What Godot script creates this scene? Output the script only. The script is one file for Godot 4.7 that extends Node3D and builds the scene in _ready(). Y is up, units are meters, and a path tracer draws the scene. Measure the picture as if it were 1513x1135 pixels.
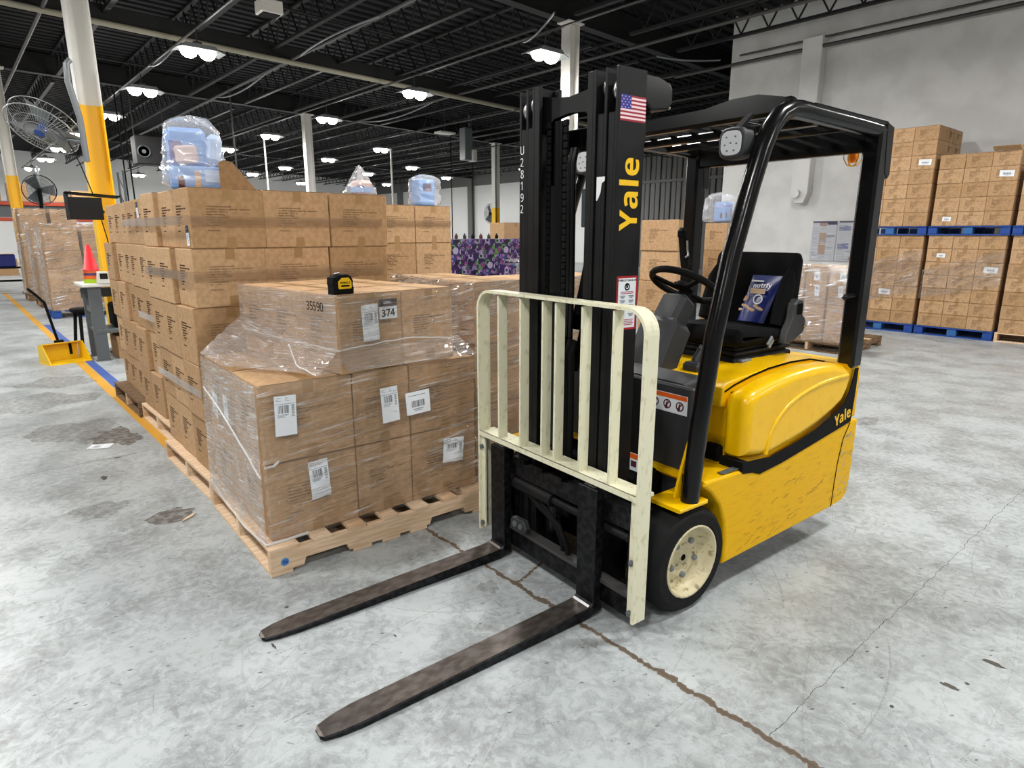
extends Node3D
# A warehouse: a small three-wheel lift truck beside film-wrapped pallets of cartons.
# World axes follow the building: +X runs towards the right-hand wall, -Z down the aisle.

var M := {}
var taken := {}
var rng := RandomNumberGenerator.new()
var protos := {}

func _ready():
	rng.seed = 4
	# ---- camera ----
	var cam := Camera3D.new()
	cam.name = "camera"
	cam.fov = 62.24
	cam.near = 0.05
	cam.far = 200.0
	add_child(cam)
	cam.position = Vector3(0, 1.53, 0)
	cam.rotation_degrees = Vector3(-13.3, -41.2, 0)
	cam.current = true
	# ---- environment and exposure ----
	var we := WorldEnvironment.new()
	we.name = "environment"
	var e := Environment.new()
	e.background_mode = Environment.BG_COLOR
	e.background_color = Color(0.02, 0.02, 0.02)
	e.tonemap_mode = Environment.TONE_MAPPER_LINEAR
	e.tonemap_exposure = 1.12
	e.sdfgi_enabled = true
	e.ssao_enabled = true
	e.ssil_enabled = true
	we.environment = e
	add_child(we)
	materials()
	# ---- lamps (the hall's only light) ----
	lamps()
	# ---- structure ----
	shell()
	roof()
	columns()
	floor_marks()
	# ---- the truck ----
	lift_truck()
	# ---- loads ----
	near_load()
	second_load()
	tall_stacks()
	wall_stacks()
	middle_stacks()
	# ---- left background ----
	left_corner()
	bags()
	ceiling_gear()
	small_things()

# =============================================================== helpers
class G:
	var v := PackedVector3Array()
	var n := PackedVector3Array()
	var u := PackedVector2Array()
	var x := Transform3D()
	func tri(a: Vector3, b: Vector3, c: Vector3, na: Vector3, nb: Vector3, nc: Vector3, ua := Vector2.ZERO, ub := Vector2.ZERO, uc := Vector2.ZERO):
		a = x * a; b = x * b; c = x * c
		na = (x.basis * na).normalized(); nb = (x.basis * nb).normalized(); nc = (x.basis * nc).normalized()
		if (b - a).cross(c - a).dot(na + nb + nc) > 0.0:
			v.append(a); v.append(c); v.append(b); n.append(na); n.append(nc); n.append(nb); u.append(ua); u.append(uc); u.append(ub)
		else:
			v.append(a); v.append(b); v.append(c); n.append(na); n.append(nb); n.append(nc); u.append(ua); u.append(ub); u.append(uc)
	# a flat face whose front looks away from the point c
	func face(p: Array, c: Vector3):
		var m := Vector3.ZERO
		for k in p: m += k
		m /= p.size()
		var nn: Vector3 = (p[1] - p[0]).cross(p[2] - p[0]).normalized()
		if nn.dot(m - c) < 0.0: nn = -nn
		for k in range(1, p.size() - 1): tri(p[0], p[k], p[k + 1], nn, nn, nn)
	# a flat four-sided face with texture coordinates: a = lower left, b = lower right, c = upper right, d = upper left seen from the front
	func card(a: Vector3, b: Vector3, c: Vector3, d: Vector3, u0 := Vector2(0, 0), u1 := Vector2(1, 1)):
		var nn := (b - a).cross(d - a).normalized()
		tri(a, b, c, nn, nn, nn, Vector2(u0.x, u1.y), u1, Vector2(u1.x, u0.y))
		tri(a, c, d, nn, nn, nn, Vector2(u0.x, u1.y), Vector2(u1.x, u0.y), u0)
	func box(c: Vector3, s: Vector3, b := 0.0):
		var h := s / 2.0
		b = minf(b, minf(h.x, minf(h.y, h.z)) * 0.98)
		var P := func(sx, sy, sz, ax):
			var q := Vector3(sx * (h.x - b), sy * (h.y - b), sz * (h.z - b))
			if ax == 0: q.x = sx * h.x
			elif ax == 1: q.y = sy * h.y
			else: q.z = sz * h.z
			return c + q
		for s1 in [-1, 1]:
			face([P.call(s1, -1, -1, 0), P.call(s1, 1, -1, 0), P.call(s1, 1, 1, 0), P.call(s1, -1, 1, 0)], c)
			face([P.call(-1, s1, -1, 1), P.call(1, s1, -1, 1), P.call(1, s1, 1, 1), P.call(-1, s1, 1, 1)], c)
			face([P.call(-1, -1, s1, 2), P.call(1, -1, s1, 2), P.call(1, 1, s1, 2), P.call(-1, 1, s1, 2)], c)
		if b > 0.0:
			for s1 in [-1, 1]:
				for s2 in [-1, 1]:
					face([P.call(s1, s2, -1, 0), P.call(s1, s2, 1, 0), P.call(s1, s2, 1, 1), P.call(s1, s2, -1, 1)], c)
					face([P.call(s1, -1, s2, 0), P.call(s1, 1, s2, 0), P.call(s1, 1, s2, 2), P.call(s1, -1, s2, 2)], c)
					face([P.call(-1, s1, s2, 1), P.call(1, s1, s2, 1), P.call(1, s1, s2, 2), P.call(-1, s1, s2, 2)], c)
					for s3 in [-1, 1]: face([P.call(s1, s2, s3, 0), P.call(s1, s2, s3, 1), P.call(s1, s2, s3, 2)], c)
	# a box from corner to corner
	func bb(a: Vector3, b: Vector3, bev := 0.0):
		box((a + b) / 2.0, (b - a).abs(), bev)
	# a bar of rectangular section from a to b; w across (roughly along side), t the other way
	func bar(a: Vector3, b: Vector3, w: float, t: float, side := Vector3(0, 0, 1), bev := 0.0):
		var d := (b - a)
		var l := d.length()
		d /= l
		var z := (side - d * side.dot(d)).normalized()
		var old := x
		x = x * Transform3D(Basis(d, z.cross(d), z), (a + b) / 2.0)
		box(Vector3.ZERO, Vector3(l, t, w), bev)
		x = old
	func tube(p: Array, r, seg := 8, caps := true, closed := false):
		var cnt := p.size()
		var rings := []
		var side := Vector3.ZERO
		for i in cnt:
			var d: Vector3
			if closed: d = p[(i + 1) % cnt] - p[(i + cnt - 1) % cnt]
			else: d = p[mini(i + 1, cnt - 1)] - p[maxi(i - 1, 0)]
			d = d.normalized()
			if side == Vector3.ZERO: side = d.cross(Vector3.UP if absf(d.y) < 0.9 else Vector3.RIGHT)
			side = (side - d * side.dot(d)).normalized()
			var up := d.cross(side)
			var rr: float = r[i] if r is Array else r
			var ring := []
			for k in seg:
				var a := TAU * k / seg
				var q := side * cos(a) + up * sin(a)
				ring.append([p[i] + q * rr, q])
			rings.append(ring)
		var last := cnt if closed else cnt - 1
		for i in last:
			var A: Array = rings[i]
			var B: Array = rings[(i + 1) % cnt]
			for k in seg:
				var m := (k + 1) % seg
				tri(A[k][0], A[m][0], B[m][0], A[k][1], A[m][1], B[m][1])
				tri(A[k][0], B[m][0], B[k][0], A[k][1], B[m][1], B[k][1])
		if caps and not closed:
			for e in [[0, 1], [cnt - 1, cnt - 2]]:
				var pts := []
				for q in rings[e[0]]: pts.append(q[0])
				face(pts, p[e[1]])
	# turned shape round the local y axis; profile of [radius, height]
	func lathe(pr: Array, seg := 24, smooth := false):
		var nrm := []
		for i in pr.size() - 1:
			var d := Vector2(pr[i + 1][0] - pr[i][0], pr[i + 1][1] - pr[i][1]).normalized()
			nrm.append(Vector2(d.y, -d.x))
		for i in pr.size() - 1:
			var n0: Vector2 = nrm[i]
			var n1: Vector2 = nrm[i]
			if smooth:
				if i > 0: n0 = (nrm[i] + nrm[i - 1]).normalized()
				if i < nrm.size() - 1: n1 = (nrm[i] + nrm[i + 1]).normalized()
			for k in seg:
				var a := TAU * k / seg
				var b := TAU * (k + 1) / seg
				var da := Vector3(cos(a), 0, sin(a))
				var db := Vector3(cos(b), 0, sin(b))
				var y := Vector3.UP
				var p00: Vector3 = da * pr[i][0] + y * pr[i][1]
				var p01: Vector3 = db * pr[i][0] + y * pr[i][1]
				var p10: Vector3 = da * pr[i + 1][0] + y * pr[i + 1][1]
				var p11: Vector3 = db * pr[i + 1][0] + y * pr[i + 1][1]
				var a0 := da * n0.x + y * n0.y
				var b0 := db * n0.x + y * n0.y
				var a1 := da * n1.x + y * n1.y
				var b1 := db * n1.x + y * n1.y
				if pr[i][0] > 0.0001: tri(p00, p01, p11, a0, b0, b1)
				if pr[i + 1][0] > 0.0001: tri(p00, p11, p10, a0, b1, a1)
	static func inset(p: PackedVector2Array, d: float) -> PackedVector2Array:
		var o := PackedVector2Array()
		var c := p.size()
		for i in c:
			var e0 := (p[i] - p[(i + c - 1) % c]).normalized()
			var e1 := (p[(i + 1) % c] - p[i]).normalized()
			var n0 := Vector2(-e0.y, e0.x)
			var n1 := Vector2(-e1.y, e1.x)
			var m := (n0 + n1)
			var k: float = maxf(0.35, 1.0 + n0.dot(n1))
			o.append(p[i] + m * (d / k))
		return o
	# outline in x, y (counter-clockwise) pushed from z0 to z1, with rounded rims
	func prism(p: PackedVector2Array, z0: float, z1: float, bev := 0.0, steps := 1, smooth := false):
		if Geometry2D.is_polygon_clockwise(p) == false: pass
		var area := 0.0
		for i in p.size(): area += p[i].cross(p[(i + 1) % p.size()])
		if area < 0.0: p.reverse()
		var rings := []
		if bev > 0.0:
			for s in steps + 1:
				var a := PI / 2 * s / steps
				rings.append([inset(p, bev * (1.0 - sin(a))), z0 + bev * (1.0 - cos(a))])
			for s in steps + 1:
				var a := PI / 2 * (1.0 - float(s) / steps)
				rings.append([inset(p, bev * (1.0 - sin(a))), z1 - bev * (1.0 - cos(a))])
		else: rings = [[p, z0], [p, z1]]
		var c := p.size()
		var vn := []
		for i in c:
			var e0 := (p[i] - p[(i + c - 1) % c]).normalized()
			var e1 := (p[(i + 1) % c] - p[i]).normalized()
			vn.append([Vector2(e0.y, -e0.x), Vector2(e1.y, -e1.x), (Vector2(e0.y, -e0.x) + Vector2(e1.y, -e1.x)).normalized()])
		for r in rings.size() - 1:
			var A: PackedVector2Array = rings[r][0]
			var B: PackedVector2Array = rings[r + 1][0]
			var za: float = rings[r][1]
			var zb: float = rings[r + 1][1]
			if is_equal_approx(za, zb) and A[0].is_equal_approx(B[0]): continue
			var tz := func(i):
				if bev <= 0.0: return 0.0
				if i <= steps: return -cos(PI / 2 * i / steps)
				return cos(PI / 2 * (1.0 - float(i - steps - 1) / steps))
			var ta: float = tz.call(r)
			var tb: float = tz.call(r + 1)
			for i in c:
				var m := (i + 1) % c
				var a := Vector3(A[i].x, A[i].y, za)
				var b := Vector3(A[m].x, A[m].y, za)
				var q := Vector3(B[m].x, B[m].y, zb)
				var w := Vector3(B[i].x, B[i].y, zb)
				var n0: Vector2 = vn[i][2] if smooth and vn[i][0].dot(vn[i][1]) > 0.75 else vn[i][1]
				var n1: Vector2 = vn[m][2] if smooth and vn[m][0].dot(vn[m][1]) > 0.75 else vn[m][0]
				var ca := sqrt(maxf(0.0, 1.0 - ta * ta))
				var cb := sqrt(maxf(0.0, 1.0 - tb * tb))
				var f := func(nn: Vector2, cc: float, tt: float): return Vector3(nn.x * cc, nn.y * cc, tt).normalized()
				tri(a, b, q, f.call(n0, ca, ta), f.call(n1, ca, ta), f.call(n1, cb, tb))
				tri(a, q, w, f.call(n0, ca, ta), f.call(n1, cb, tb), f.call(n0, cb, tb))
		for e in [[0, -1.0], [rings.size() - 1, 1.0]]:
			var pp: PackedVector2Array = rings[e[0]][0]
			var ids := Geometry2D.triangulate_polygon(pp)
			var nn := Vector3(0, 0, e[1])
			var z: float = rings[e[0]][1]
			for k in range(0, ids.size(), 3):
				var a := pp[ids[k]]
				var b := pp[ids[k + 1]]
				var d := pp[ids[k + 2]]
				tri(Vector3(a.x, a.y, z), Vector3(b.x, b.y, z), Vector3(d.x, d.y, z), nn, nn, nn)
	# a grid of points (rows of equal length) as one smooth sheet
	func sheet(rows: Array, flip := false):
		var R := rows.size()
		var C: int = rows[0].size()
		var nr := []
		for i in R:
			var l := []
			for j in C:
				var du: Vector3 = rows[i][mini(j + 1, C - 1)] - rows[i][maxi(j - 1, 0)]
				var dv: Vector3 = rows[mini(i + 1, R - 1)][j] - rows[maxi(i - 1, 0)][j]
				var q := du.cross(dv).normalized()
				l.append(-q if flip else q)
			nr.append(l)
		for i in R - 1:
			for j in C - 1:
				var uv := func(a, b): return Vector2(float(b) / (C - 1), float(a) / (R - 1))
				tri(rows[i][j], rows[i][j + 1], rows[i + 1][j + 1], nr[i][j], nr[i][j + 1], nr[i + 1][j + 1], uv.call(i, j), uv.call(i, j + 1), uv.call(i + 1, j + 1))
				tri(rows[i][j], rows[i + 1][j + 1], rows[i + 1][j], nr[i][j], nr[i + 1][j + 1], nr[i + 1][j], uv.call(i, j), uv.call(i + 1, j + 1), uv.call(i + 1, j))
	func mesh() -> ArrayMesh:
		var a := []
		a.resize(Mesh.ARRAY_MAX)
		a[Mesh.ARRAY_VERTEX] = v
		a[Mesh.ARRAY_NORMAL] = n
		a[Mesh.ARRAY_TEX_UV] = u
		var m := ArrayMesh.new()
		m.add_surface_from_arrays(Mesh.PRIMITIVE_TRIANGLES, a)
		return m

func V(a, b, c) -> Vector3: return Vector3(a, b, c)
func P2(a: Array) -> PackedVector2Array:
	var o := PackedVector2Array()
	for k in range(0, a.size(), 2): o.append(Vector2(a[k], a[k + 1]))
	return o

func numbered(nm: String) -> String:
	var k: int = taken.get(nm, 0)
	taken[nm] = k + 1
	return nm if k == 0 else "%s_%03d" % [nm, k]

func tag(o: Node, label: String, cat: String, group := "") -> Node:
	o.set_meta("label", label)
	o.set_meta("category", cat)
	if group != "": o.set_meta("group", group)
	return o

func thing(nm: String, label: String, cat: String, pos := Vector3.ZERO, deg := 0.0, group := "") -> Node3D:
	var o := Node3D.new()
	o.name = numbered(nm)
	add_child(o)
	o.position = pos
	o.rotation_degrees.y = deg
	tag(o, label, cat, group)
	return o

func struct(nm: String, deg := 0.0) -> Node3D:
	var o := Node3D.new()
	o.name = nm
	add_child(o)
	o.set_meta("kind", "structure")
	return o

# one mesh under a parent; g is a G or a Mesh
func part(parent: Node, nm: String, g, m: Material, pos := Vector3.ZERO, rot := Vector3.ZERO) -> MeshInstance3D:
	var o := MeshInstance3D.new()
	o.name = nm
	o.mesh = g.mesh() if g is G else g
	o.material_override = m
	o.cast_shadow = GeometryInstance3D.SHADOW_CASTING_SETTING_ON
	o.position = pos
	o.rotation_degrees = rot
	parent.add_child(o, true)
	return o

func solo(nm: String, g, m: Material, label: String, cat: String, pos := Vector3.ZERO, deg := 0.0, group := "") -> MeshInstance3D:
	var o := part(self, numbered(nm), g, m, pos, V(0, deg, 0))
	tag(o, label, cat, group)
	return o

func bx(c: Vector3, s: Vector3, bev := 0.0) -> G:
	var g := G.new()
	g.box(c, s, bev)
	return g

func copy(proto: Node3D, nm: String, label: String, pos: Vector3, deg: float, cat: String, group := "") -> Node3D:
	var o: Node3D = proto.duplicate()
	o.name = numbered(nm)
	add_child(o)
	o.position = pos
	o.rotation_degrees.y = deg
	tag(o, label, cat, group)
	return o

var fonts := {}
func text(s: String, h: float, bold := true, serif := false, step := 2.0, left := false) -> TextMesh:
	var key := "%s%s" % [bold, serif]
	if not fonts.has(key):
		var f := SystemFont.new()
		f.font_names = PackedStringArray(["Droid Serif" if serif else "Droid Sans"])
		f.font_weight = 700 if bold else 400
		fonts[key] = f
	var t := TextMesh.new()
	t.font = fonts[key]
	t.text = s
	t.font_size = 32
	t.pixel_size = h / 24.0
	t.depth = 0.0008
	t.curve_step = step
	t.horizontal_alignment = HORIZONTAL_ALIGNMENT_LEFT if left else HORIZONTAL_ALIGNMENT_CENTER
	t.vertical_alignment = VERTICAL_ALIGNMENT_CENTER
	return t

# =============================================================== materials
func mat(nm: String, c: Color, rough := 0.7, metal := 0.0, spec := 0.5) -> StandardMaterial3D:
	var m := StandardMaterial3D.new()
	m.resource_name = nm
	m.albedo_color = c
	m.roughness = rough
	m.metallic = metal
	m.metallic_specular = spec
	M[nm] = m
	return m

func noise_tex(freq: float, a: Color, b: Color, seed_ := 1, size := 512, kind := FastNoiseLite.TYPE_SIMPLEX_SMOOTH, lo := 0.3, hi := 0.7, oct := 5) -> ImageTexture:
	var f := FastNoiseLite.new()
	f.noise_type = kind
	f.seed = seed_
	f.frequency = freq
	f.fractal_octaves = oct
	var im := f.get_seamless_image(size, size)
	im.convert(Image.FORMAT_RGBA8)
	var d := im.get_data()
	var lut := []
	for k in 256:
		var c := a.lerp(b, clampf((k / 255.0 - lo) / (hi - lo), 0, 1))
		lut.append([c.r8, c.g8, c.b8, c.a8])
	for k in size * size:
		var l: Array = lut[d[k * 4]]
		d[k * 4] = l[0]; d[k * 4 + 1] = l[1]; d[k * 4 + 2] = l[2]; d[k * 4 + 3] = l[3]
	return ImageTexture.create_from_image(Image.create_from_data(size, size, false, Image.FORMAT_RGBA8, d))

func bump(m: StandardMaterial3D, freq: float, strength: float, scale: Vector3, seed_ := 7, size := 256):
	var f := FastNoiseLite.new()
	f.seed = seed_
	f.frequency = freq
	f.fractal_octaves = 4
	var im := f.get_seamless_image(size, size)
	im.convert(Image.FORMAT_RGBA8)
	im.bump_map_to_normal_map(strength)
	m.normal_enabled = true
	m.normal_texture = ImageTexture.create_from_image(im)
	m.normal_scale = 1.0
	m.uv1_triplanar = true
	m.uv1_scale = scale

func tri_tex(m: StandardMaterial3D, t: Texture2D, scale: Vector3, world := false):
	m.albedo_texture = t
	m.uv1_triplanar = true
	m.uv1_world_triplanar = world
	m.uv1_scale = scale

func materials():
	var W := Color.WHITE
	# corrugated board: faint fibres and blotches of the paper itself
	var board := noise_tex(0.02, Color(0.93, 0.92, 0.9), W, 3, 512)
	for k in 4:
		var m := mat("board%d" % k, [Color(0.735, 0.60, 0.455), Color(0.71, 0.575, 0.43), Color(0.755, 0.62, 0.475), Color(0.69, 0.555, 0.41)][k], 0.75, 0, 0.3)
		tri_tex(m, board, V(2.2, 2.2, 2.2))
	tri_tex(mat("board_dark", Color(0.58, 0.46, 0.33), 0.75, 0, 0.3), board, V(2.2, 2.2, 2.2))
	mat("print", Color(0.24, 0.17, 0.11), 0.8, 0, 0.2)
	mat("tape", Color(0.62, 0.49, 0.33), 0.28)
	var ct := mat("clear_tape", Color(0.62, 0.50, 0.37, 0.20), 0.12)
	ct.transparency = BaseMaterial3D.TRANSPARENCY_ALPHA
	# wood
	for k in 3:
		var wt := noise_tex(0.012, Color(0.93, 0.905, 0.87), W, 20 + k, 512, FastNoiseLite.TYPE_SIMPLEX_SMOOTH, 0.35, 0.65, 6)
		tri_tex(mat("wood%d" % k, [Color(0.88, 0.775, 0.66), Color(0.85, 0.73, 0.60), Color(0.90, 0.81, 0.70)][k], 0.8, 0, 0.25), wt, V(0.7, 6.0, 6.0))
	tri_tex(mat("wood_old", Color(0.55, 0.46, 0.37), 0.85, 0, 0.2), noise_tex(0.012, Color(0.72, 0.68, 0.62), W, 31, 512), V(0.7, 6, 6))
	mat("pallet_blue", Color(0.06, 0.25, 0.55), 0.6)
	mat("pallet_blue_pale", Color(0.16, 0.37, 0.60), 0.65)
	# truck
	var scuff := noise_tex(0.03, Color(0.975, 0.97, 0.95), W, 41, 512, FastNoiseLite.TYPE_SIMPLEX_SMOOTH, 0.2, 0.5, 5)
	var y := mat("yellow", Color(0.94, 0.74, 0.0), 0.32, 0, 0.4)
	tri_tex(y, scuff, V(0.9, 0.9, 0.9))
	y.clearcoat_enabled = true
	y.clearcoat = 0.25
	y.clearcoat_roughness = 0.18
	var worn := noise_tex(0.035, Color(0.96, 0.95, 0.91), W, 43, 512, FastNoiseLite.TYPE_SIMPLEX_SMOOTH, 0.22, 0.46, 5)
	tri_tex(mat("yellow_worn", Color(0.90, 0.70, 0.0), 0.45, 0, 0.3), worn, V(0.5, 2.6, 0.5))
	mat("black_gloss", Color(0.055, 0.055, 0.058), 0.22, 0, 0.4)
	var bp := mat("black_paint", Color(0.065, 0.066, 0.07), 0.5, 0, 0.35)
	tri_tex(bp, noise_tex(0.02, Color(0.75, 0.75, 0.76), W, 47, 256), V(1.2, 1.2, 1.2))
	mat("black_matt", Color(0.045, 0.045, 0.048), 0.8, 0, 0.3)
	mat("deep_black", Color(0.02, 0.02, 0.021), 0.85, 0, 0.2)
	var pl := mat("black_plastic", Color(0.17, 0.175, 0.185), 0.5)
	bump(pl, 0.2, 2.0, V(12, 12, 12))
	var st := mat("steel_dark", Color(0.17, 0.175, 0.19), 0.42, 0.75)
	tri_tex(st, noise_tex(0.02, Color(0.6, 0.58, 0.56), W, 51, 512), V(2, 2, 2))
	var wornst := mat("steel_worn", Color(0.47, 0.445, 0.43), 0.36, 0.75)
	tri_tex(wornst, noise_tex(0.016, Color(0.80, 0.78, 0.76), W, 53, 512, FastNoiseLite.TYPE_SIMPLEX_SMOOTH, 0.25, 0.75), V(1.6, 1.6, 3.0))
	mat("bright_steel", Color(0.72, 0.72, 0.72), 0.3, 1.0)
	var cr := mat("cream", Color(0.87, 0.86, 0.75), 0.5)
	tri_tex(cr, noise_tex(0.03, Color(0.90, 0.89, 0.85), W, 57, 512, FastNoiseLite.TYPE_SIMPLEX_SMOOTH, 0.2, 0.40), V(1.5, 0.8, 1.5))
	tri_tex(mat("rim_cream", Color(0.80, 0.76, 0.62), 0.45), noise_tex(0.03, Color(0.62, 0.56, 0.44), W, 59, 256, FastNoiseLite.TYPE_SIMPLEX_SMOOTH, 0.22, 0.36), V(3, 3, 3))
	var rb := mat("rubber", Color(0.07, 0.072, 0.076), 0.72, 0, 0.35)
	tri_tex(rb, noise_tex(0.03, Color(0.72, 0.71, 0.69), W, 61, 256), V(3, 3, 3))
	bump(mat("fabric", Color(0.055, 0.055, 0.058), 0.92, 0, 0.25), 0.3, 3.0, V(14, 14, 14))
	mat("text_yellow", Color(0.93, 0.74, 0.03), 0.5)
	mat("white_mark", Color(0.88, 0.88, 0.88), 0.6)
	mat("red", Color(0.62, 0.07, 0.09), 0.5)
	mat("flag_blue", Color(0.14, 0.14, 0.52), 0.5)
	mat("flag_red", Color(0.58, 0.07, 0.13), 0.5)
	mat("flag_white", Color(0.92, 0.82, 0.84), 0.5)
	mat("orange", Color(0.86, 0.36, 0.08), 0.5)
	mat("maroon", Color(0.32, 0.10, 0.13), 0.6)
	mat("paper", Color(0.86, 0.88, 0.90), 0.6)
	mat("lamp_lens", Color(0.82, 0.83, 0.84), 0.2)
	var am := mat("amber", Color(0.98, 0.52, 0.03), 0.2)
	am.emission_enabled = false
	# building
	var wl := mat("wall_white", Color(0.84, 0.84, 0.835), 0.75, 0, 0.3)
	tri_tex(wl, noise_tex(0.01, Color(0.95, 0.95, 0.945), W, 71, 512), V(0.25, 0.25, 0.25), true)
	mat("wall_bright", Color(0.93, 0.93, 0.925), 0.75, 0, 0.3)
	mat("wall_grey", Color(0.46, 0.46, 0.455), 0.75, 0, 0.3)
	mat("column_white", Color(0.86, 0.855, 0.83), 0.45)
	mat("column_yellow", Color(0.96, 0.76, 0.03), 0.4)
	mat("deck_black", Color(0.115, 0.115, 0.12), 0.7, 0, 0.3)
	mat("joist_black", Color(0.125, 0.125, 0.127), 0.6, 0, 0.4)
	mat("pipe_dark", Color(0.24, 0.235, 0.23), 0.45)
	mat("pipe_light", Color(0.60, 0.58, 0.51), 0.5)
	mat("grey_metal", Color(0.47, 0.49, 0.50), 0.4, 0.2)
	mat("steel_grey", Color(0.36, 0.38, 0.39), 0.5, 0.2)
	var gl := mat("lamp_glow", Color(1, 0.98, 0.93), 0.4)
	gl.emission_enabled = true
	gl.emission = Color(1.0, 0.97, 0.9)
	gl.emission_energy_multiplier = 16.0
	# film: thin clear plastic with whitish streaks where it bunches
	# the outer winding is clear and glossy, creased; the inner windings show milky pulled streaks
	for k in 3:
		var f := mat("film_gloss%d" % k, Color(0.92, 0.91, 0.90, 0.03), 0.09, 0, 0.6)
		f.transparency = BaseMaterial3D.TRANSPARENCY_ALPHA
		f.normal_enabled = true
		f.normal_texture = ImageTexture.create_from_image(film_image(80 + k, true))
		f.normal_scale = [1.3, 1.3, 1.6][k]
		var v := mat("film%d" % k, Color(0.93, 0.92, 0.91, 1.0), 0.3, 0, 0.7)
		v.albedo_texture = ImageTexture.create_from_image(film_image(84 + k, false, [0.03, 0.20, 0.06][k], [0.75, 0.85, 0.85][k]))
		v.transparency = BaseMaterial3D.TRANSPARENCY_ALPHA
	var fb := mat("film_bag", Color(0.93, 0.94, 0.96, 0.22), 0.16, 0, 0.9)
	fb.transparency = BaseMaterial3D.TRANSPARENCY_ALPHA
	# tape on the floor, goods
	mat("tape_yellow", Color(0.80, 0.58, 0.13), 0.55)
	mat("tape_blue", Color(0.22, 0.33, 0.60), 0.55)
	mat("cone_red", Color(0.86, 0.09, 0.13), 0.5)
	mat("lime", Color(0.62, 0.75, 0.08), 0.5)
	mat("purple", Color(0.24, 0.15, 0.35), 0.5)
	mat("pan_yellow", Color(0.93, 0.76, 0.07), 0.4)
	mat("royal", Color(0.06, 0.13, 0.45), 0.4)
	mat("device_white", Color(0.86, 0.85, 0.82), 0.5)
	mat("screen", Color(0.07, 0.075, 0.08), 0.25)
	mat("rack_orange", Color(0.66, 0.24, 0.13), 0.5)
	var fan := mat("fan_grey", Color(0.62, 0.63, 0.63), 0.35, 0.5)
	mat("fan_blue", Color(0.10, 0.26, 0.55), 0.5)
	mat("joint", Color(0.42, 0.36, 0.30), 0.85, 0, 0.2)
	mat("chip", Color(0.34, 0.33, 0.31), 0.85, 0, 0.2)
	floor_material()

func film_image(seed_: int, relief: bool, lo := 0.0, hi := 1.0) -> Image:
	# creases along the pull of the film, slightly slanting
	var f := FastNoiseLite.new()
	f.seed = seed_
	f.frequency = 0.02
	f.fractal_octaves = 4
	var s := 512
	var im := Image.create_empty(s, s, false, Image.FORMAT_RGBA8)
	for j in s:
		for i in s:
			var t := f.get_noise_2d(i * 0.16 + j * 0.08, j * 2.6 - i * 0.38)
			var w := f.get_noise_2d(i * 0.35 + 900, j * 0.4) * 0.5 + 0.5
			if relief:
				var h := pow(1.0 - absf(t), 5.0) * clampf(w * 2.4 - 0.6, 0.04, 1)
				im.set_pixel(i, j, Color(h, h, h))
			else:
				var a := lo + (hi - lo) * pow(clampf((t * 0.5 - 0.03) * 4.6, 0, 1), 2.2) * clampf(w * 2.2 - 0.62, 0, 1)
				im.set_pixel(i, j, Color(1, 1, 1, a))
	if relief: im.bump_map_to_normal_map(26.0)
	return im

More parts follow.
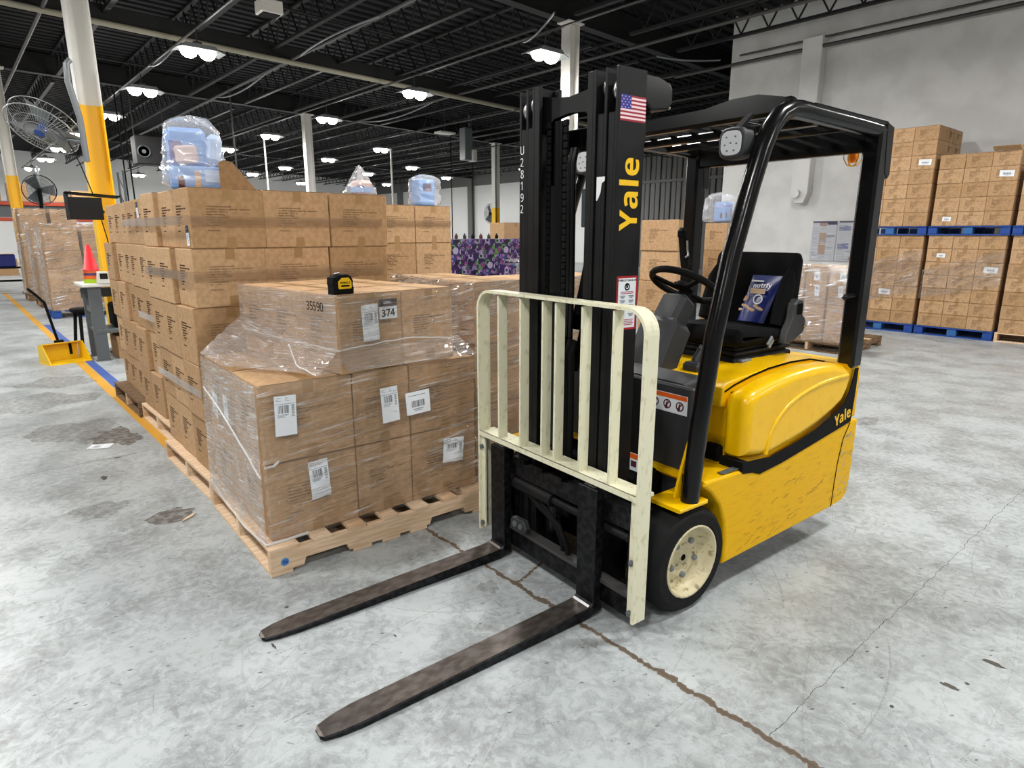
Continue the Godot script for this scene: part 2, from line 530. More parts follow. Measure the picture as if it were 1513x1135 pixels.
func floor_material():
	# worn grey sealed concrete: blotches, trowel swirls and dark scratches, tiled every 6 m
	var s := 2048
	var base := FastNoiseLite.new()
	base.seed = 5; base.frequency = 0.006; base.fractal_octaves = 7; base.fractal_gain = 0.62
	var im := base.get_seamless_image(s, s)
	im.convert(Image.FORMAT_RGBA8)
	var fine := FastNoiseLite.new()
	fine.seed = 9; fine.frequency = 0.06; fine.fractal_octaves = 5; fine.fractal_gain = 0.65
	fine.domain_warp_enabled = true; fine.domain_warp_amplitude = 40.0; fine.domain_warp_frequency = 0.02
	var im2 := fine.get_seamless_image(s, s)
	var d := im.get_data()
	var d2 := im2.get_data()
	var c0 := Color(0.52, 0.535, 0.535)
	var c1 := Color(0.685, 0.71, 0.715)
	var lut := PackedByteArray()
	for k in 512:
		var t := clampf((k / 511.0 - 0.26) / 0.36, 0, 1)
		var c := c0.lerp(c1, t)
		lut.append(c.r8); lut.append(c.g8); lut.append(c.b8)
	for k in s * s:
		var q := (d[k * 4] + d2[k]) * 3
		if q > 1533: q = 1533
		d[k * 4] = lut[q]; d[k * 4 + 1] = lut[q + 1]; d[k * 4 + 2] = lut[q + 2]
	im = Image.create_from_data(s, s, false, Image.FORMAT_RGBA8, d)
	var r := RandomNumberGenerator.new()
	r.seed = 12
	for k in 2600:
		var p := Vector2(r.randf() * s, r.randf() * s)
		var a := r.randf_range(-0.6, 0.5) + (PI / 2 if r.randf() < 0.35 else 0.0)
		var bend := r.randf_range(-0.004, 0.004)
		var l := r.randf_range(4, 36) if r.randf() < 0.90 else r.randf_range(60, 300)
		var dark := r.randf_range(0.06, 0.34) if l < 60 else r.randf_range(0.05, 0.22)
		var wide := 1 if r.randf() < 0.8 else 2
		for q in int(l):
			a += bend
			p += Vector2(cos(a), sin(a))
			if r.randf() < 0.25: continue
			for wv in wide:
				var xx := posmod(int(p.x), s)
				var yy := posmod(int(p.y) + wv, s)
				im.set_pixel(xx, yy, im.get_pixel(xx, yy).lerp(Color(0.26, 0.25, 0.25), dark))
	for k in 1500:   # specks and chips
		var p := Vector2i(r.randi() % s, r.randi() % s)
		var n := r.randi_range(1, 4)
		var dk := r.randf_range(0.25, 0.75)
		for i in n:
			for j in maxi(1, n - 1):
				var xx := posmod(p.x + i + j, s)
				var yy := posmod(p.y + j, s)
				im.set_pixel(xx, yy, im.get_pixel(xx, yy).lerp(Color(0.24, 0.23, 0.22), dk))
	var m := mat("floor", Color(1, 1, 1), 0.42, 0, 0.45)
	m.albedo_texture = ImageTexture.create_from_image(im)
	m.uv1_triplanar = true
	m.uv1_world_triplanar = true
	m.uv1_scale = V(1 / 6.0, 1 / 6.0, 1 / 6.0)
	m.uv1_offset = V(0.13, 0, 0.41)
	m.roughness_texture = noise_tex(0.012, Color(0.75, 0.75, 0.75), Color.WHITE, 91, 512)

# =============================================================== lamps
const LAMP_E := 10.0
const SIDE_E := 0.7
func lamps():
	var body := G.new()
	body.prism(P2([-0.30, 0.0, 0.30, 0.0, 0.24, 0.07, -0.24, 0.07]), -0.19, 0.19)
	var wing := G.new()
	wing.bar(V(-0.31, 0.0, 0), V(-0.40, -0.03, 0), 0.38, 0.012)
	var wing2 := G.new()
	wing2.bar(V(0.31, 0.0, 0), V(0.40, -0.03, 0), 0.38, 0.012)
	var lens := G.new()
	lens.lathe([[0.0, -0.13], [0.06, -0.125], [0.11, -0.09], [0.14, -0.03], [0.145, 0.0], [0.0, 0.0]], 16, true)
	var hang := G.new()
	hang.tube([V(0, 0.07, 0), V(0, 0.34, 0)], 0.012, 6)
	hang.box(V(0, 0.10, 0), V(0.14, 0.08, 0.1), 0.01)
	var bm := body.mesh(); var wm := [wing.mesh(), wing2.mesh()]; var lm := lens.mesh(); var hm := hang.mesh()
	var seen := [[3.83, -12.6, "nearest of the aisle row on the left"], [3.83, -16.7, "second nearest of the left aisle row"], [3.83, -20.7, "third of the left aisle row, beside the yellow column"], [3.83, -25.2, "fourth of the left aisle row, by the big fan"], [3.83, -29.8, "farthest of the left aisle row"],
		[8.48, -8.8, "nearest and largest, beside the white column above the mast"], [8.48, -13.0, "second of the middle row, under the light pipe"], [8.48, -17.4, "third of the middle row, right of a white column"], [8.48, -21.5, "fourth of the middle row, above the cartons"], [8.48, -25.8, "fifth of the middle row, right of the bagged goods"],
		[12.85, -22.1, "nearest of the far row"], [12.85, -26.5, "second of the far row"], [12.85, -31.1, "last of the far row near the back wall"], [17.3, -27.0, "far right, above the blue bag"]]
	var k := 0
	for s in seen: lamp(V(s[0], 4.6, s[1]), "lit twin high-bay lamp, " + s[2], bm, wm, lm, hm)
	var far := [V(3.83, 4.6, -39.6), V(3.83, 4.6, -34.2), V(8.48, 4.6, -40.0), V(8.48, 4.6, -34.4), V(12.85, 4.6, -40.4), V(12.85, 4.6, -35.4), V(17.3, 4.6, -39.6), V(17.3, 4.6, -31.2), V(21.8, 4.6, -37.0), V(21.8, 4.6, -30.5)]
	var nth := ["first", "second", "third", "fourth", "fifth", "sixth", "seventh", "eighth", "ninth", "tenth"]
	for i in far.size(): lamp(far[i], "small distant lit lamp close to the far walls, %s from the left" % nth[i], bm, wm, lm, hm)
	for p in [V(3.83, 4.6, -8.3), V(3.83, 4.6, -4.1), V(3.83, 4.6, 0.1), V(3.83, 4.6, 4.3), V(8.48, 4.6, -4.4), V(8.48, 4.6, -0.1), V(8.48, 4.6, 4.2), V(-0.8, 4.6, -12.6), V(-0.8, 4.6, -8.4), V(-0.8, 4.6, -4.2), V(-0.8, 4.6, 0), V(-0.8, 4.6, 4.2), V(-0.8, 4.6, -16.8), V(-5.4, 4.6, -8.4), V(-5.4, 4.6, -2.0), V(-5.4, 4.6, 4.0), V(21.8, 4.6, -24.0), V(21.8, 4.6, -19.6), V(-0.8, 4.6, -42.0), V(-0.8, 4.6, -35.0), V(-5.4, 4.6, -20.0), V(-5.4, 4.6, -42.0), V(-0.8, 4.6, -28.0)]:
		lamp(p, "lit twin high-bay lamp of the same grid, above or beyond the picture", bm, wm, lm, hm)

func lamp(p: Vector3, label: String, bm, wm, lm, hm):
	var t := thing("high_bay_lamp", label, "lamp", p, 0, "high-bay lamps under the roof")
	part(t, "housing", bm, M.grey_metal)
	for w in wm: part(t, "reflector_wing", w, M.grey_metal)
	part(t, "lens", lm, M.lamp_glow, V(-0.15, 0, 0))
	part(t, "lens", lm, M.lamp_glow, V(0.15, 0, 0))
	part(t, "hanger", hm, M.pipe_dark)
	var l := AreaLight3D.new()
	l.name = "light"
	l.area_size = Vector2(0.56, 0.30)
	l.light_energy = LAMP_E
	l.light_color = Color(0.995, 0.99, 0.985)
	l.shadow_enabled = true
	l.set("area_range", 60.0)
	l.set("area_attenuation", 2.0)
	l.position = V(0, -0.14, 0)
	l.rotation_degrees.x = -90
	t.add_child(l)
	# the domes also throw light sideways
	var o := OmniLight3D.new()
	o.name = "side_light"
	o.light_energy = SIDE_E
	o.light_color = l.light_color
	o.light_size = 0.12
	o.omni_range = 60.0
	o.omni_attenuation = 2.0
	o.shadow_enabled = true
	o.position = V(0, -0.17, 0)
	t.add_child(o)

# =============================================================== shell
func shell():
	var f := struct("floor")
	part(f, "slab", bx(V(5.5, -0.1, -17), V(43, 0.2, 58)), M.floor)
	var w := func(nm, c, s, m):
		var o := struct(nm)
		part(o, "panel", bx(c, s), m)
		return o
	w.call("wall_back", V(5.5, 3.2, -45.75), V(43, 6.4, 0.3), M.wall_bright)
	var far: Node3D = w.call("wall_far", V(26.15, 3.2, -26.6), V(0.3, 6.4, 38), M.wall_bright)
	part(far, "upper_band", bx(V(25.985, 5.1, -26.6), V(0.03, 1.25, 38)), M.wall_grey)
	for z in [-42.0, -33.5, -25.0]: part(far, "pilaster", bx(V(25.85, 3.0, z), V(0.3, 6.0, 0.4), 0.02), M.wall_grey)
	part(far, "dock_curtain", curtain(), M.wall_grey, V(25.6, 0, -17.6))
	var r: Node3D = w.call("wall_right", V(12.95, 3.2, 2.12), V(0.3, 6.4, 19.76), M.wall_white)
	var pil := G.new()
	pil.prism(P2([-0.19, 5.05, -0.15, 2.3, -0.05, 2.1, 0.12, 2.1, 0.19, 2.3, 0.19, 5.05]), 0, 0.22, 0.02, 2)
	part(r, "downpipe_cover", pil, M.wall_white, V(12.8, 0, -6.0), V(0, -90, 0))
	var elb := G.new()
	elb.tube([V(0, 0, 0), V(0.1, 0.0, 0)], 0.08, 14)
	part(r, "pipe_stub", elb, M.wall_white, V(12.5, 2.28, -6.02))
	part(r, "dado", bx(V(12.79, 0.2, 2.1), V(0.02, 0.5, 19.7)), M.wall_grey)
	w.call("wall_return", V(19.55, 3.2, -7.65), V(13.2, 6.4, 0.2), M.wall_grey)
	w.call("wall_front", V(5.5, 3.2, 12.15), V(43, 6.4, 0.3), M.wall_white)
	w.call("wall_left", V(-16.15, 3.2, -17), V(0.3, 6.4, 58), M.wall_white)

func curtain() -> G:
	var g := G.new()
	for k in 22:
		g.box(V(0.03 * (k % 2), 2.6, -3.0 + k * 0.29), V(0.12, 5.2, 0.24), 0.02)
	g.box(V(-0.05, 3.9, 0), V(0.2, 0.12, 6.6))
	return g

func roof_y(x: float) -> float: return 6.07 - 0.025 * x

func roof():
	var c := struct("ceiling")
	var d := G.new()
	var x0 := -16.0
	var x1 := 26.2
	var z := -46.0
	while z < 12.2:
		var zz := [z, z + 0.14, z + 0.17, z + 0.27, z + 0.30]
		var yy := [0.0, 0.0, 0.06, 0.06, 0.0]
		for k in 4:
			d.face([V(x0, roof_y(x0) + yy[k], zz[k]), V(x1, roof_y(x1) + yy[k], zz[k]), V(x1, roof_y(x1) + yy[k + 1], zz[k + 1]), V(x0, roof_y(x0) + yy[k + 1], zz[k + 1])], V(5, 50, z))
			# looks down
		z += 0.30
	for k in d.n.size(): d.n[k] = -d.n[k] if d.n[k].y > 0 else d.n[k]
	part(c, "roof_deck", d, M.deck_black)
	var sl := G.new()
	sl.bar(V(-17, roof_y(-17) + 0.2, -17), V(27, roof_y(27) + 0.2, -17), 60, 0.2)
	part(c, "roof_slab", sl, M.deck_black)
	# open-web joists along the aisle
	var j := G.new()
	var L := 11.6
	j.box(V(0, 0.52, 0), V(0.10, 0.05, L))
	j.box(V(0, 0.0, 0), V(0.09, 0.05, L - 0.5))
	var n := 20
	for k in n:
		var a := -L / 2 + 0.3 + (L - 0.6) * k / n
		var b := -L / 2 + 0.3 + (L - 0.6) * (k + 0.5) / n
		var e := -L / 2 + 0.3 + (L - 0.6) * (k + 1.0) / n
		j.bar(V(0, 0.5, a), V(0, 0.02, b), 0.026, 0.026, V(1, 0, 0))
		j.bar(V(0, 0.02, b), V(0, 0.5, e), 0.026, 0.026, V(1, 0, 0))
	var jm := j.mesh()
	for bay in 4:
		var zm := -3.05 - 12.1 * bay
		for k in range(-6, 14):
			var x := 4.4 + 1.54 * k
			if bay == 0 and x > 12.6: continue
			part(c, "joist", jm, M.joist_black, V(x, roof_y(x) - 0.55, zm))
	for z2 in [-9.1, -21.2, -33.3]:
		var g := G.new()
		for q in [[-0.5, 0.02, 0.2], [-0.27, 0.44, 0.02], [-0.04, 0.03, 0.2]]:
			g.bar(V(-6, roof_y(-6) + q[0], z2), V(25.9, roof_y(25.9) + q[0], z2), q[2], q[1])
		part(c, "girder", g, M.joist_black)
	# sprinkler main with its dark carrier, conduits that carry the lamps, branch pipes
	var ln := func(nm, a, b, r, m):
		var g := G.new()
		g.tube([a, b], r, 8)
		part(c, nm, g, m)
	ln.call("sprinkler_main", V(-6, 5.47, -14.3), V(25.5, 4.66, -14.8), 0.055, M.pipe_light)
	var ch := G.new()
	ch.bar(V(-6, 5.66, -14.45), V(25.5, 4.87, -14.9), 0.16, 0.26)
	part(c, "main_carrier", ch, M.joist_black)
	for x in [-5.4, -0.8, 3.83, 8.48, 12.85, 17.3, 21.8]:
		ln.call("lamp_conduit", V(x, 4.95, 5 if x < 12 else -8.2), V(x, 4.95, -44), 0.022, M.pipe_dark)
	for q in [[6.3, 5.2], [1.9, 5.3], [10.9, 5.12], [15.4, 5.0], [19.8, 4.9]]:
		ln.call("branch_pipe", V(q[0], q[1], 4 if q[0] < 12 else -8.2), V(q[0], q[1], -44), 0.035, M.pipe_dark)
	ln.call("wall_pipe", V(12.62, 4.86, 11), V(12.62, 4.86, -9.0), 0.035, M.pipe_dark)
	ln.call("wall_conduit", V(12.66, 5.02, 11), V(12.66, 5.02, -7.5), 0.018, M.pipe_dark)
	for q in [[V(3.83, 4.94, -15.8), V(3.75, 4.70, -14.9), V(3.83, 4.94, -13.8)], [V(6.3, 5.18, -19.5), V(6.2, 4.85, -17.8), V(6.3, 5.18, -15.9)], [V(10.9, 5.1, -20.0), V(10.8, 4.75, -17.9), V(10.9, 5.1, -15.8)], [V(8.6, 4.95, -9.5), V(8.3, 4.8, -8.9), V(8.0, 5.0, -8.1)], [V(11.4, 5.0, -8.6), V(12.0, 4.93, -8.3), V(12.6, 5.0, -7.9)], [V(6.3, 5.19, -14.0), V(5.9, 5.1, -12.0), V(6.3, 5.19, -10.6)]]:
		var g := G.new()
		var p := []
		for i in 13:
			var s := i / 12.0
			p.append(q[0].lerp(q[1], s).lerp(q[1].lerp(q[2], s), s))
		g.tube(p, 0.018, 6)
		part(c, "slung_cable", g, M.grey_metal)
	for z2 in [-12.0, -18.2, -24.5, -30.0]:
		ln.call("bridging_bar", V(-6, roof_y(-6) - 0.54, z2), V(25.5, roof_y(25.5) - 0.54, z2), 0.018, M.joist_black)

func isec(y0: float, y1: float) -> G:
	var g := G.new()
	g.bb(V(-0.125, y0, -0.115), V(-0.110, y1, 0.115))
	g.bb(V(0.110, y0, -0.115), V(0.125, y1, 0.115))
	g.bb(V(-0.110, y0, -0.007), V(0.110, y1, 0.007))
	return g

func columns():
	var cs := [[1.64, -9.85, 3.08, "white steel column with yellow base behind the bench, cable clipped to it"], [1.6, -21.2, 2.97, "farthest left white steel column with yellow base and small white plate"], [9.6, -21.2, 2.6, "white steel column rising behind the cartons left of the blue bag"], [9.42, -9.1, 2.6, "white steel column behind the mast with a flanged top"],
		[17.66, -21.2, 2.58, "white column with a yellow base beside the mast and wall fan"], [18.0, -33.3, 2.6, "distant white column beside the pointed clear bag"]]
	for q in cs:
		var t := thing("column", q[3], "column", V(q[0], 0, q[1]), 0, "roof columns")
		var top := roof_y(q[0]) - 0.52
		part(t, "shaft", isec(q[2], top), M.column_white)
		part(t, "painted_base", isec(0.0, q[2]), M.column_yellow)
		part(t, "top_plate", bx(V(0, top + 0.01, 0), V(0.42, 0.025, 0.3)), M.column_white)
		part(t, "base_plate", bx(V(0, 0.012, 0), V(0.36, 0.024, 0.36)), M.steel_grey)
		if q[0] == 1.64:
			var g := G.new()
			g.tube([V(-0.16, 3.55, 0.13), V(-0.20, 3.50, 0.15), V(-0.21, 3.3, 0.15), V(-0.14, 2.9, 0.14), V(-0.13, 2.4, 0.13)], 0.035, 8)
			part(t, "hose", g, M.grey_metal)
		if q[0] == 1.6: part(t, "sign_plate", bx(V(-0.02, 1.05, 0.125), V(0.2, 0.3, 0.02)), M.paper)

func blob(r0: float, sx: float, sz: float, seed_: int, pts := 26) -> G:
	var r := RandomNumberGenerator.new()
	r.seed = seed_
	var f := FastNoiseLite.new()
	f.seed = seed_
	f.frequency = 0.9
	var g := G.new()
	var p := []
	for k in pts:
		var a := TAU * k / pts
		var rr := r0 * (1.0 + f.get_noise_2d(cos(a) * 1.2, sin(a) * 1.2) * 0.7 + r.randf_range(-0.05, 0.05))
		p.append(V(cos(a) * rr * sx, 0, sin(a) * rr * sz))
	for k in pts: g.tri(Vector3.ZERO, p[k], p[(k + 1) % pts], Vector3.UP, Vector3.UP, Vector3.UP)
	return g

func floor_marks():
	var f := get_node("floor")
	var y := G.new()
	y.box(V(1.05, 0.0006, -13.0), V(0.09, 0.0012, 17.4))
	var ty := part(self, "trim_1", y, M.tape_yellow)
	ty.set_meta("kind", "structure")
	var b := G.new()
	b.box(V(1.15, 0.0006, -9.0), V(0.09, 0.0012, 9.0))
	var tb := part(self, "trim_2", b, M.tape_blue)
	tb.set_meta("kind", "structure")
	# crumbled joint between two slabs
	var fn := FastNoiseLite.new()
	fn.frequency = 3.0
	fn.seed = 3
	var seam := func(a: Vector3, e: Vector3, w0: float, off: float):
		var g := G.new()
		var d := (e - a).normalized()
		var s := V(d.z, 0, -d.x)
		var n := int((e - a).length() / 0.010)
		var row := []
		for k in n + 1:
			var p := a.lerp(e, float(k) / n) + s * (fn.get_noise_2d(k * 0.024, off) * 0.014 + fn.get_noise_2d(k * 0.3, off + 70) * 0.003)
			var w := w0 * maxf(0.3, 0.75 + 1.2 * maxf(0.0, fn.get_noise_2d(k * 0.036, off + 40)) + 0.9 * fn.get_noise_2d(k * 0.21, off + 9))
			row.append([p - s * w, p + s * w])
		for k in n: g.face([row[k][0], row[k][1], row[k + 1][1], row[k + 1][0]], V(a.x, -9, a.z))
		return g
	part(f, "joint_filler", seam.call(V(1.70, 0.0010, 0.6), V(1.705, 0.0010, -2.05), 0.0135, 0.0), M.joint)
	part(f, "joint_crack", seam.call(V(1.70, 0.0014, 0.6), V(1.705, 0.0014, -2.05), 0.0032, 0.0), M.chip)
	part(f, "joint_filler", seam.call(V(1.705, 0.0010, -2.05), V(1.72, 0.0010, -3.2), 0.010, 5.0), M.joint)
	part(f, "joint_filler", seam.call(V(1.70, 0.0012, -1.93), V(2.0, 0.0012, -2.0), 0.008, 11.0), M.joint)
	part(f, "joint_filler", seam.call(V(1.45, 0.0008, -14.0), V(-9.0, 0.0008, -14.0), 0.012, 21.0), M.joint)
	part(f, "joint_filler", seam.call(V(0.9, 0.0008, -5.02), V(-6.0, 0.0008, -5.02), 0.002, 31.0), M.chip)
	part(f, "joint_filler", seam.call(V(1.70, 0.0008, -0.74), V(8.0, 0.0008, -0.62), 0.0010, 33.0), M.chip)
	part(f, "joint_filler", seam.call(V(0.95, 0.0008, -8.9), V(-3.0, 0.0008, -8.9), 0.003, 35.0), M.chip)
	var st := mat("stain", Color(0.37, 0.32, 0.27, 0.6), 0.5)
	st.transparency = BaseMaterial3D.TRANSPARENCY_ALPHA
	var s2 := mat("stain_faint", Color(0.42, 0.385, 0.35, 0.26), 0.5)
	s2.transparency = BaseMaterial3D.TRANSPARENCY_ALPHA
	for sm in [st, s2]:
		tri_tex(sm, noise_tex(0.02, Color(1, 1, 1, 0.45), Color(1, 1, 1, 1), 97, 256, FastNoiseLite.TYPE_SIMPLEX_SMOOTH, 0.25, 0.6), V(3, 3, 3))
	for q in [[0.74, -3.72, 0.10, 1.1, 0.9, 1, 0], [0.62, -5.9, 0.26, 1.1, 1.3, 2, 1], [0.80, -5.55, 0.20, 0.8, 1.3, 3, 0], [0.35, -7.2, 0.3, 1.6, 1.3, 4, 1], [0.7, -8.1, 0.25, 1.3, 1.2, 5, 1], [1.64, -1.42, 0.03, 0.9, 1.1, 6, 1], [1.60, -1.98, 0.05, 1.0, 1.0, 7, 1], [0.45, -4.05, 0.14, 1.0, 0.9, 8, 1], [5.6, -1.9, 0.12, 1.3, 0.7, 10, 1]]:
		part(f, "stain", blob(q[2], q[3], q[4], q[5]), M.stain if q[6] == 0 else M.stain_faint, V(q[0], 0.0016 + q[5] * 0.00004, q[1]))
	# flakes and rubber marks
	for q in [[2.66, -0.37, 0.035, 0.5, 1.7, 1], [2.40, -0.43, 0.03, 0.6, 1.5, 2], [2.46, -0.40, 0.012, 1, 1, 3], [2.14, -0.53, 0.014, 1, 0.8, 4], [3.6, 0.1, 0.02, 2, 0.6, 5], [0.42, -1.62, 0.05, 0.5, 1.4, 6], [0.37, -1.53, 0.03, 0.4, 1.5, 7], [1.68, -1.56, 0.02, 1, 1, 8], [0.86, -2.42, 0.014, 1, 1, 9], [0.84, -2.3, 0.01, 1, 1, 10], [1.1, -1.95, 0.008, 1, 2, 11], [0.56, -4.62, 0.05, 0.6, 1.2, 12], [0.70, -5.0, 0.02, 2.0, 0.7, 13], [0.72, -2.2, 0.02, 0.4, 2.0, 14]]:
		part(f, "rubber_mark", blob(q[2] * 0.6, q[3], q[4], 60 + q[5], 16), M.chip, V(q[0], 0.0015, q[1]))

# =============================================================== lift truck
# own axes: x runs from the fork face to the rear, y up, z towards the driver's left
const TRUCK := Vector3(1.8, 0, -1.9)
const TRUCK_TURN := -4.4
func truck_to_world(p: Vector3) -> Vector3: return TRUCK + p.rotated(Vector3.UP, deg_to_rad(TRUCK_TURN))

func lift_truck():
	var t := thing("lift_truck", "yellow and black three-wheel electric lift truck with cream load backrest and lowered forks", "lift truck", TRUCK, TRUCK_TURN)
	forks(t)
	backrest_grille(t)
	mast(t)
	truck_body(t)
	truck_cab(t)
	guard(t)
	wheels(t)

func forks(t):
	for zc in [0.325, -0.29]:
		var g := G.new()
		var top := G.new()
		var sec := []
		for q in [[-1.128, 0.020, 0.006, 0.014], [-1.118, 0.034, 0.005, 0.017], [-1.07, 0.046, 0.004, 0.021], [-1.0, 0.053, 0.004, 0.024], [-0.5, 0.053, 0.004, 0.037], [-0.05, 0.053, 0.004, 0.048], [-0.015, 0.053, 0.006, 0.052], [0.0, 0.053, 0.012, 0.062], [0.045, 0.053, 0.02, 0.062]]:
			var c := 0.004
			var hw: float = q[1]
			sec.append([V(q[0], q[2], -hw), V(q[0], q[2], hw), V(q[0], q[3] - c, hw), V(q[0], q[3], hw - c), V(q[0], q[3], c - hw), V(q[0], q[3] - c, -hw)])
		for k in sec.size() - 1:
			for i in 6:
				var j := (i + 1) % 6
				g.face([sec[k][i], sec[k][j], sec[k + 1][j], sec[k + 1][i]], V((sec[k][0].x + sec[k + 1][0].x) / 2, 0.02, 0))
			if k < 6: top.face([sec[k][3] + V(0, 0.0008, 0), sec[k][4] + V(0, 0.0008, 0), sec[k + 1][4] + V(0, 0.0008, 0), sec[k + 1][3] + V(0, 0.0008, 0)], V(-0.5, -1, 0))
		g.face(sec[0], V(0, 0.02, 0))
		g.bb(V(0.0, 0.035, -0.053), V(0.045, 0.555, 0.053), 0.004)
		g.bb(V(0.045, 0.44, -0.05), V(0.062, 0.55, 0.05))
		var f := part(t, "fork", g, M.steel_dark, V(0, 0, zc))
		part(f, "worn_top_face", top, M.steel_worn)
		var w := G.new()
		w.bar(V(-0.016, 0.053, -0.046), V(-0.016, 0.053, 0.046), 0.012, 0.006, V(1, 0.9, 0))
		part(f, "polished_heel", w, M.bright_steel)
		part(f, "hook_cap", bx(V(0.026, 0.5575, 0), V(0.03, 0.006, 0.06), 0.002), M.bright_steel)
	var c := G.new()
	c.bb(V(0.05, 0.42, -0.40), V(0.085, 0.50, 0.54), 0.004)
	for k in 7: c.bb(V(0.045, 0.50, -0.36 + k * 0.13), V(0.085, 0.515, -0.27 + k * 0.13))
	part(t, "carriage_upper_bar", c, M.steel_dark)
	c = G.new()
	c.bb(V(0.05, 0.055, -0.40), V(0.085, 0.15, 0.54), 0.004)
	part(t, "carriage_lower_bar", c, M.steel_dark)
	part(t, "carriage_edge", bx(V(0.06, 0.158, 0.07), V(0.05, 0.016, 0.92)), M.pipe_dark)
	for z in [-0.36, -0.16, 0.22, 0.50]: part(t, "carriage_plate", bx(V(0.09, 0.28, z), V(0.03, 0.44, 0.03)), M.black_paint)
	c = G.new()
	c.tube([V(0.065, 0.385, -0.22), V(0.065, 0.385, 0.05)], 0.032, 14)
	c.tube([V(0.065, 0.385, 0.05), V(0.065, 0.385, 0.5)], 0.018, 12)
	part(t, "sideshift_cylinder", c, M.black_paint)
	c = G.new()
	c.tube([V(0.06, 0.36, -0.12), V(0.045, 0.33, -0.02), V(0.05, 0.29, 0.10), V(0.06, 0.2, 0.15), V(0.07, 0.12, 0.15)], 0.012, 8)
	c.tube([V(0.06, 0.36, -0.05), V(0.05, 0.31, 0.06), V(0.06, 0.22, 0.11), V(0.08, 0.12, 0.11)], 0.010, 8)
	part(t, "hose", c, M.black_matt)
	c = G.new()
	c.prism(P2([-0.05, -0.025, 0.05, -0.025, 0.06, 0.0, 0.04, 0.035, -0.045, 0.03, -0.06, 0.0]), 0, 0.03, 0.006, 2)
	var cb := part(t, "clamp_block", c, M.black_plastic, V(0.04, 0.205, -0.14), V(0, -90, 0))
	for s in [-0.02, 0.022]:
		var b := G.new()
		b.x = Transform3D(Basis(V(1, 0, 0), V(0, 0, 1), V(0, -1, 0)), V(s, 0.003, 0.03))
		b.lathe([[0.014, 0.0], [0.014, 0.006], [0.0, 0.006]], 10)
		part(cb, "bolt", b, M.steel_grey)

func flat_path(pts: Array, x0: float, x1: float, th: float) -> G:
	# a flat bar bent along points in the y-z plane
	var g := G.new()
	var off := []
	for i in pts.size():
		var d: Vector3 = (pts[mini(i + 1, pts.size() - 1)] - pts[maxi(i - 1, 0)]).normalized()
		off.append(V(0, -d.z, d.y) * th / 2)
	for i in pts.size() - 1:
		var q := []
		for k in 2:
			for s in [-1, 1]:
				for x in [x0, x1]: q.append(pts[i + k] + off[i + k] * s + V(x, 0, 0))
		var c := Vector3.ZERO
		for p in q: c += p / 8.0
		g.face([q[0], q[1], q[5], q[4]], c)
		g.face([q[2], q[3], q[7], q[6]], c)
		g.face([q[0], q[2], q[6], q[4]], c)
		g.face([q[1], q[3], q[7], q[5]], c)
		if i == 0: g.face([q[0], q[1], q[3], q[2]], c)
		if i == pts.size() - 2: g.face([q[4], q[5], q[7], q[6]], c)
	return g

func backrest_grille(t):
	var zl := -0.435
	var zr := 0.59
	var top := 1.275
	var r := 0.085
	var p := [V(0, 0.085, zl), V(0, 0.6, zl)]
	for k in 9:
		var a := PI - PI / 2 * k / 8
		p.append(V(0, top - r + sin(a) * r, zl + r + cos(a) * r))
	for k in 9:
		var a := PI / 2 - PI / 2 * k / 8
		p.append(V(0, top - r + sin(a) * r, zr - r + cos(a) * r))
	p.append(V(0, 0.6, zr)); p.append(V(0, 0.085, zr))
	var fr := part(t, "load_backrest", flat_path(p, -0.005, 0.062, 0.012), M.cream)
	var bm := bx(V(0.028, 0.93, 0), V(0.05, 0.665, 0.011), 0.002).mesh()
	for z in [-0.282, -0.12, 0.03, 0.112, 0.266, 0.432]: part(fr, "upright_bar", bm, M.cream, V(0, 0, z))
	var s := G.new()
	s.bb(V(-0.004, 0.588, zl), V(0.085, 0.6, zr))
	s.bb(V(-0.006, 0.578, zl), V(0.002, 0.6, zr))
	part(fr, "lower_shelf", s, M.cream)
	for z in [zl, zr - 0.036]:
		var l := G.new()
		l.bb(V(0.006, 0.10, z), V(0.014, 0.585, z + 0.036))
		part(fr, "leg_flange", l, M.cream)
	for q in [[zl + 0.015, 0.52], [zl + 0.018, 0.12], [zr - 0.02, 0.33], [zr - 0.02, 0.12]]:
		var b := G.new()
		b.x = Transform3D(Basis(V(0, 0, 1), V(-1, 0, 0), V(0, -1, 0)), V(0.006, q[1], q[0]))
		b.lathe([[0.012, 0.0], [0.012, 0.010], [0.006, 0.014], [0.0, 0.014]], 8)
		part(fr, "bolt", b, M.steel_grey)

func channel(zo: float, d: float, x0: float, dep: float, ft: float, y0 := 0.07) -> G:
	var g := G.new()
	var web := [zo, zo - d * 0.014]
	g.bb(V(x0, y0, minf(web[0], web[1])), V(x0 + dep, 2.105, maxf(web[0], web[1])), 0.002)
	var a := zo - d * 0.014
	var b := zo - d * 0.046
	g.bb(V(x0, y0, minf(a, b)), V(x0 + 0.018, ft, maxf(a, b)), 0.002)
	g.bb(V(x0 + dep - 0.018, y0, minf(a, b)), V(x0 + dep, ft, maxf(a, b)), 0.002)
	return g

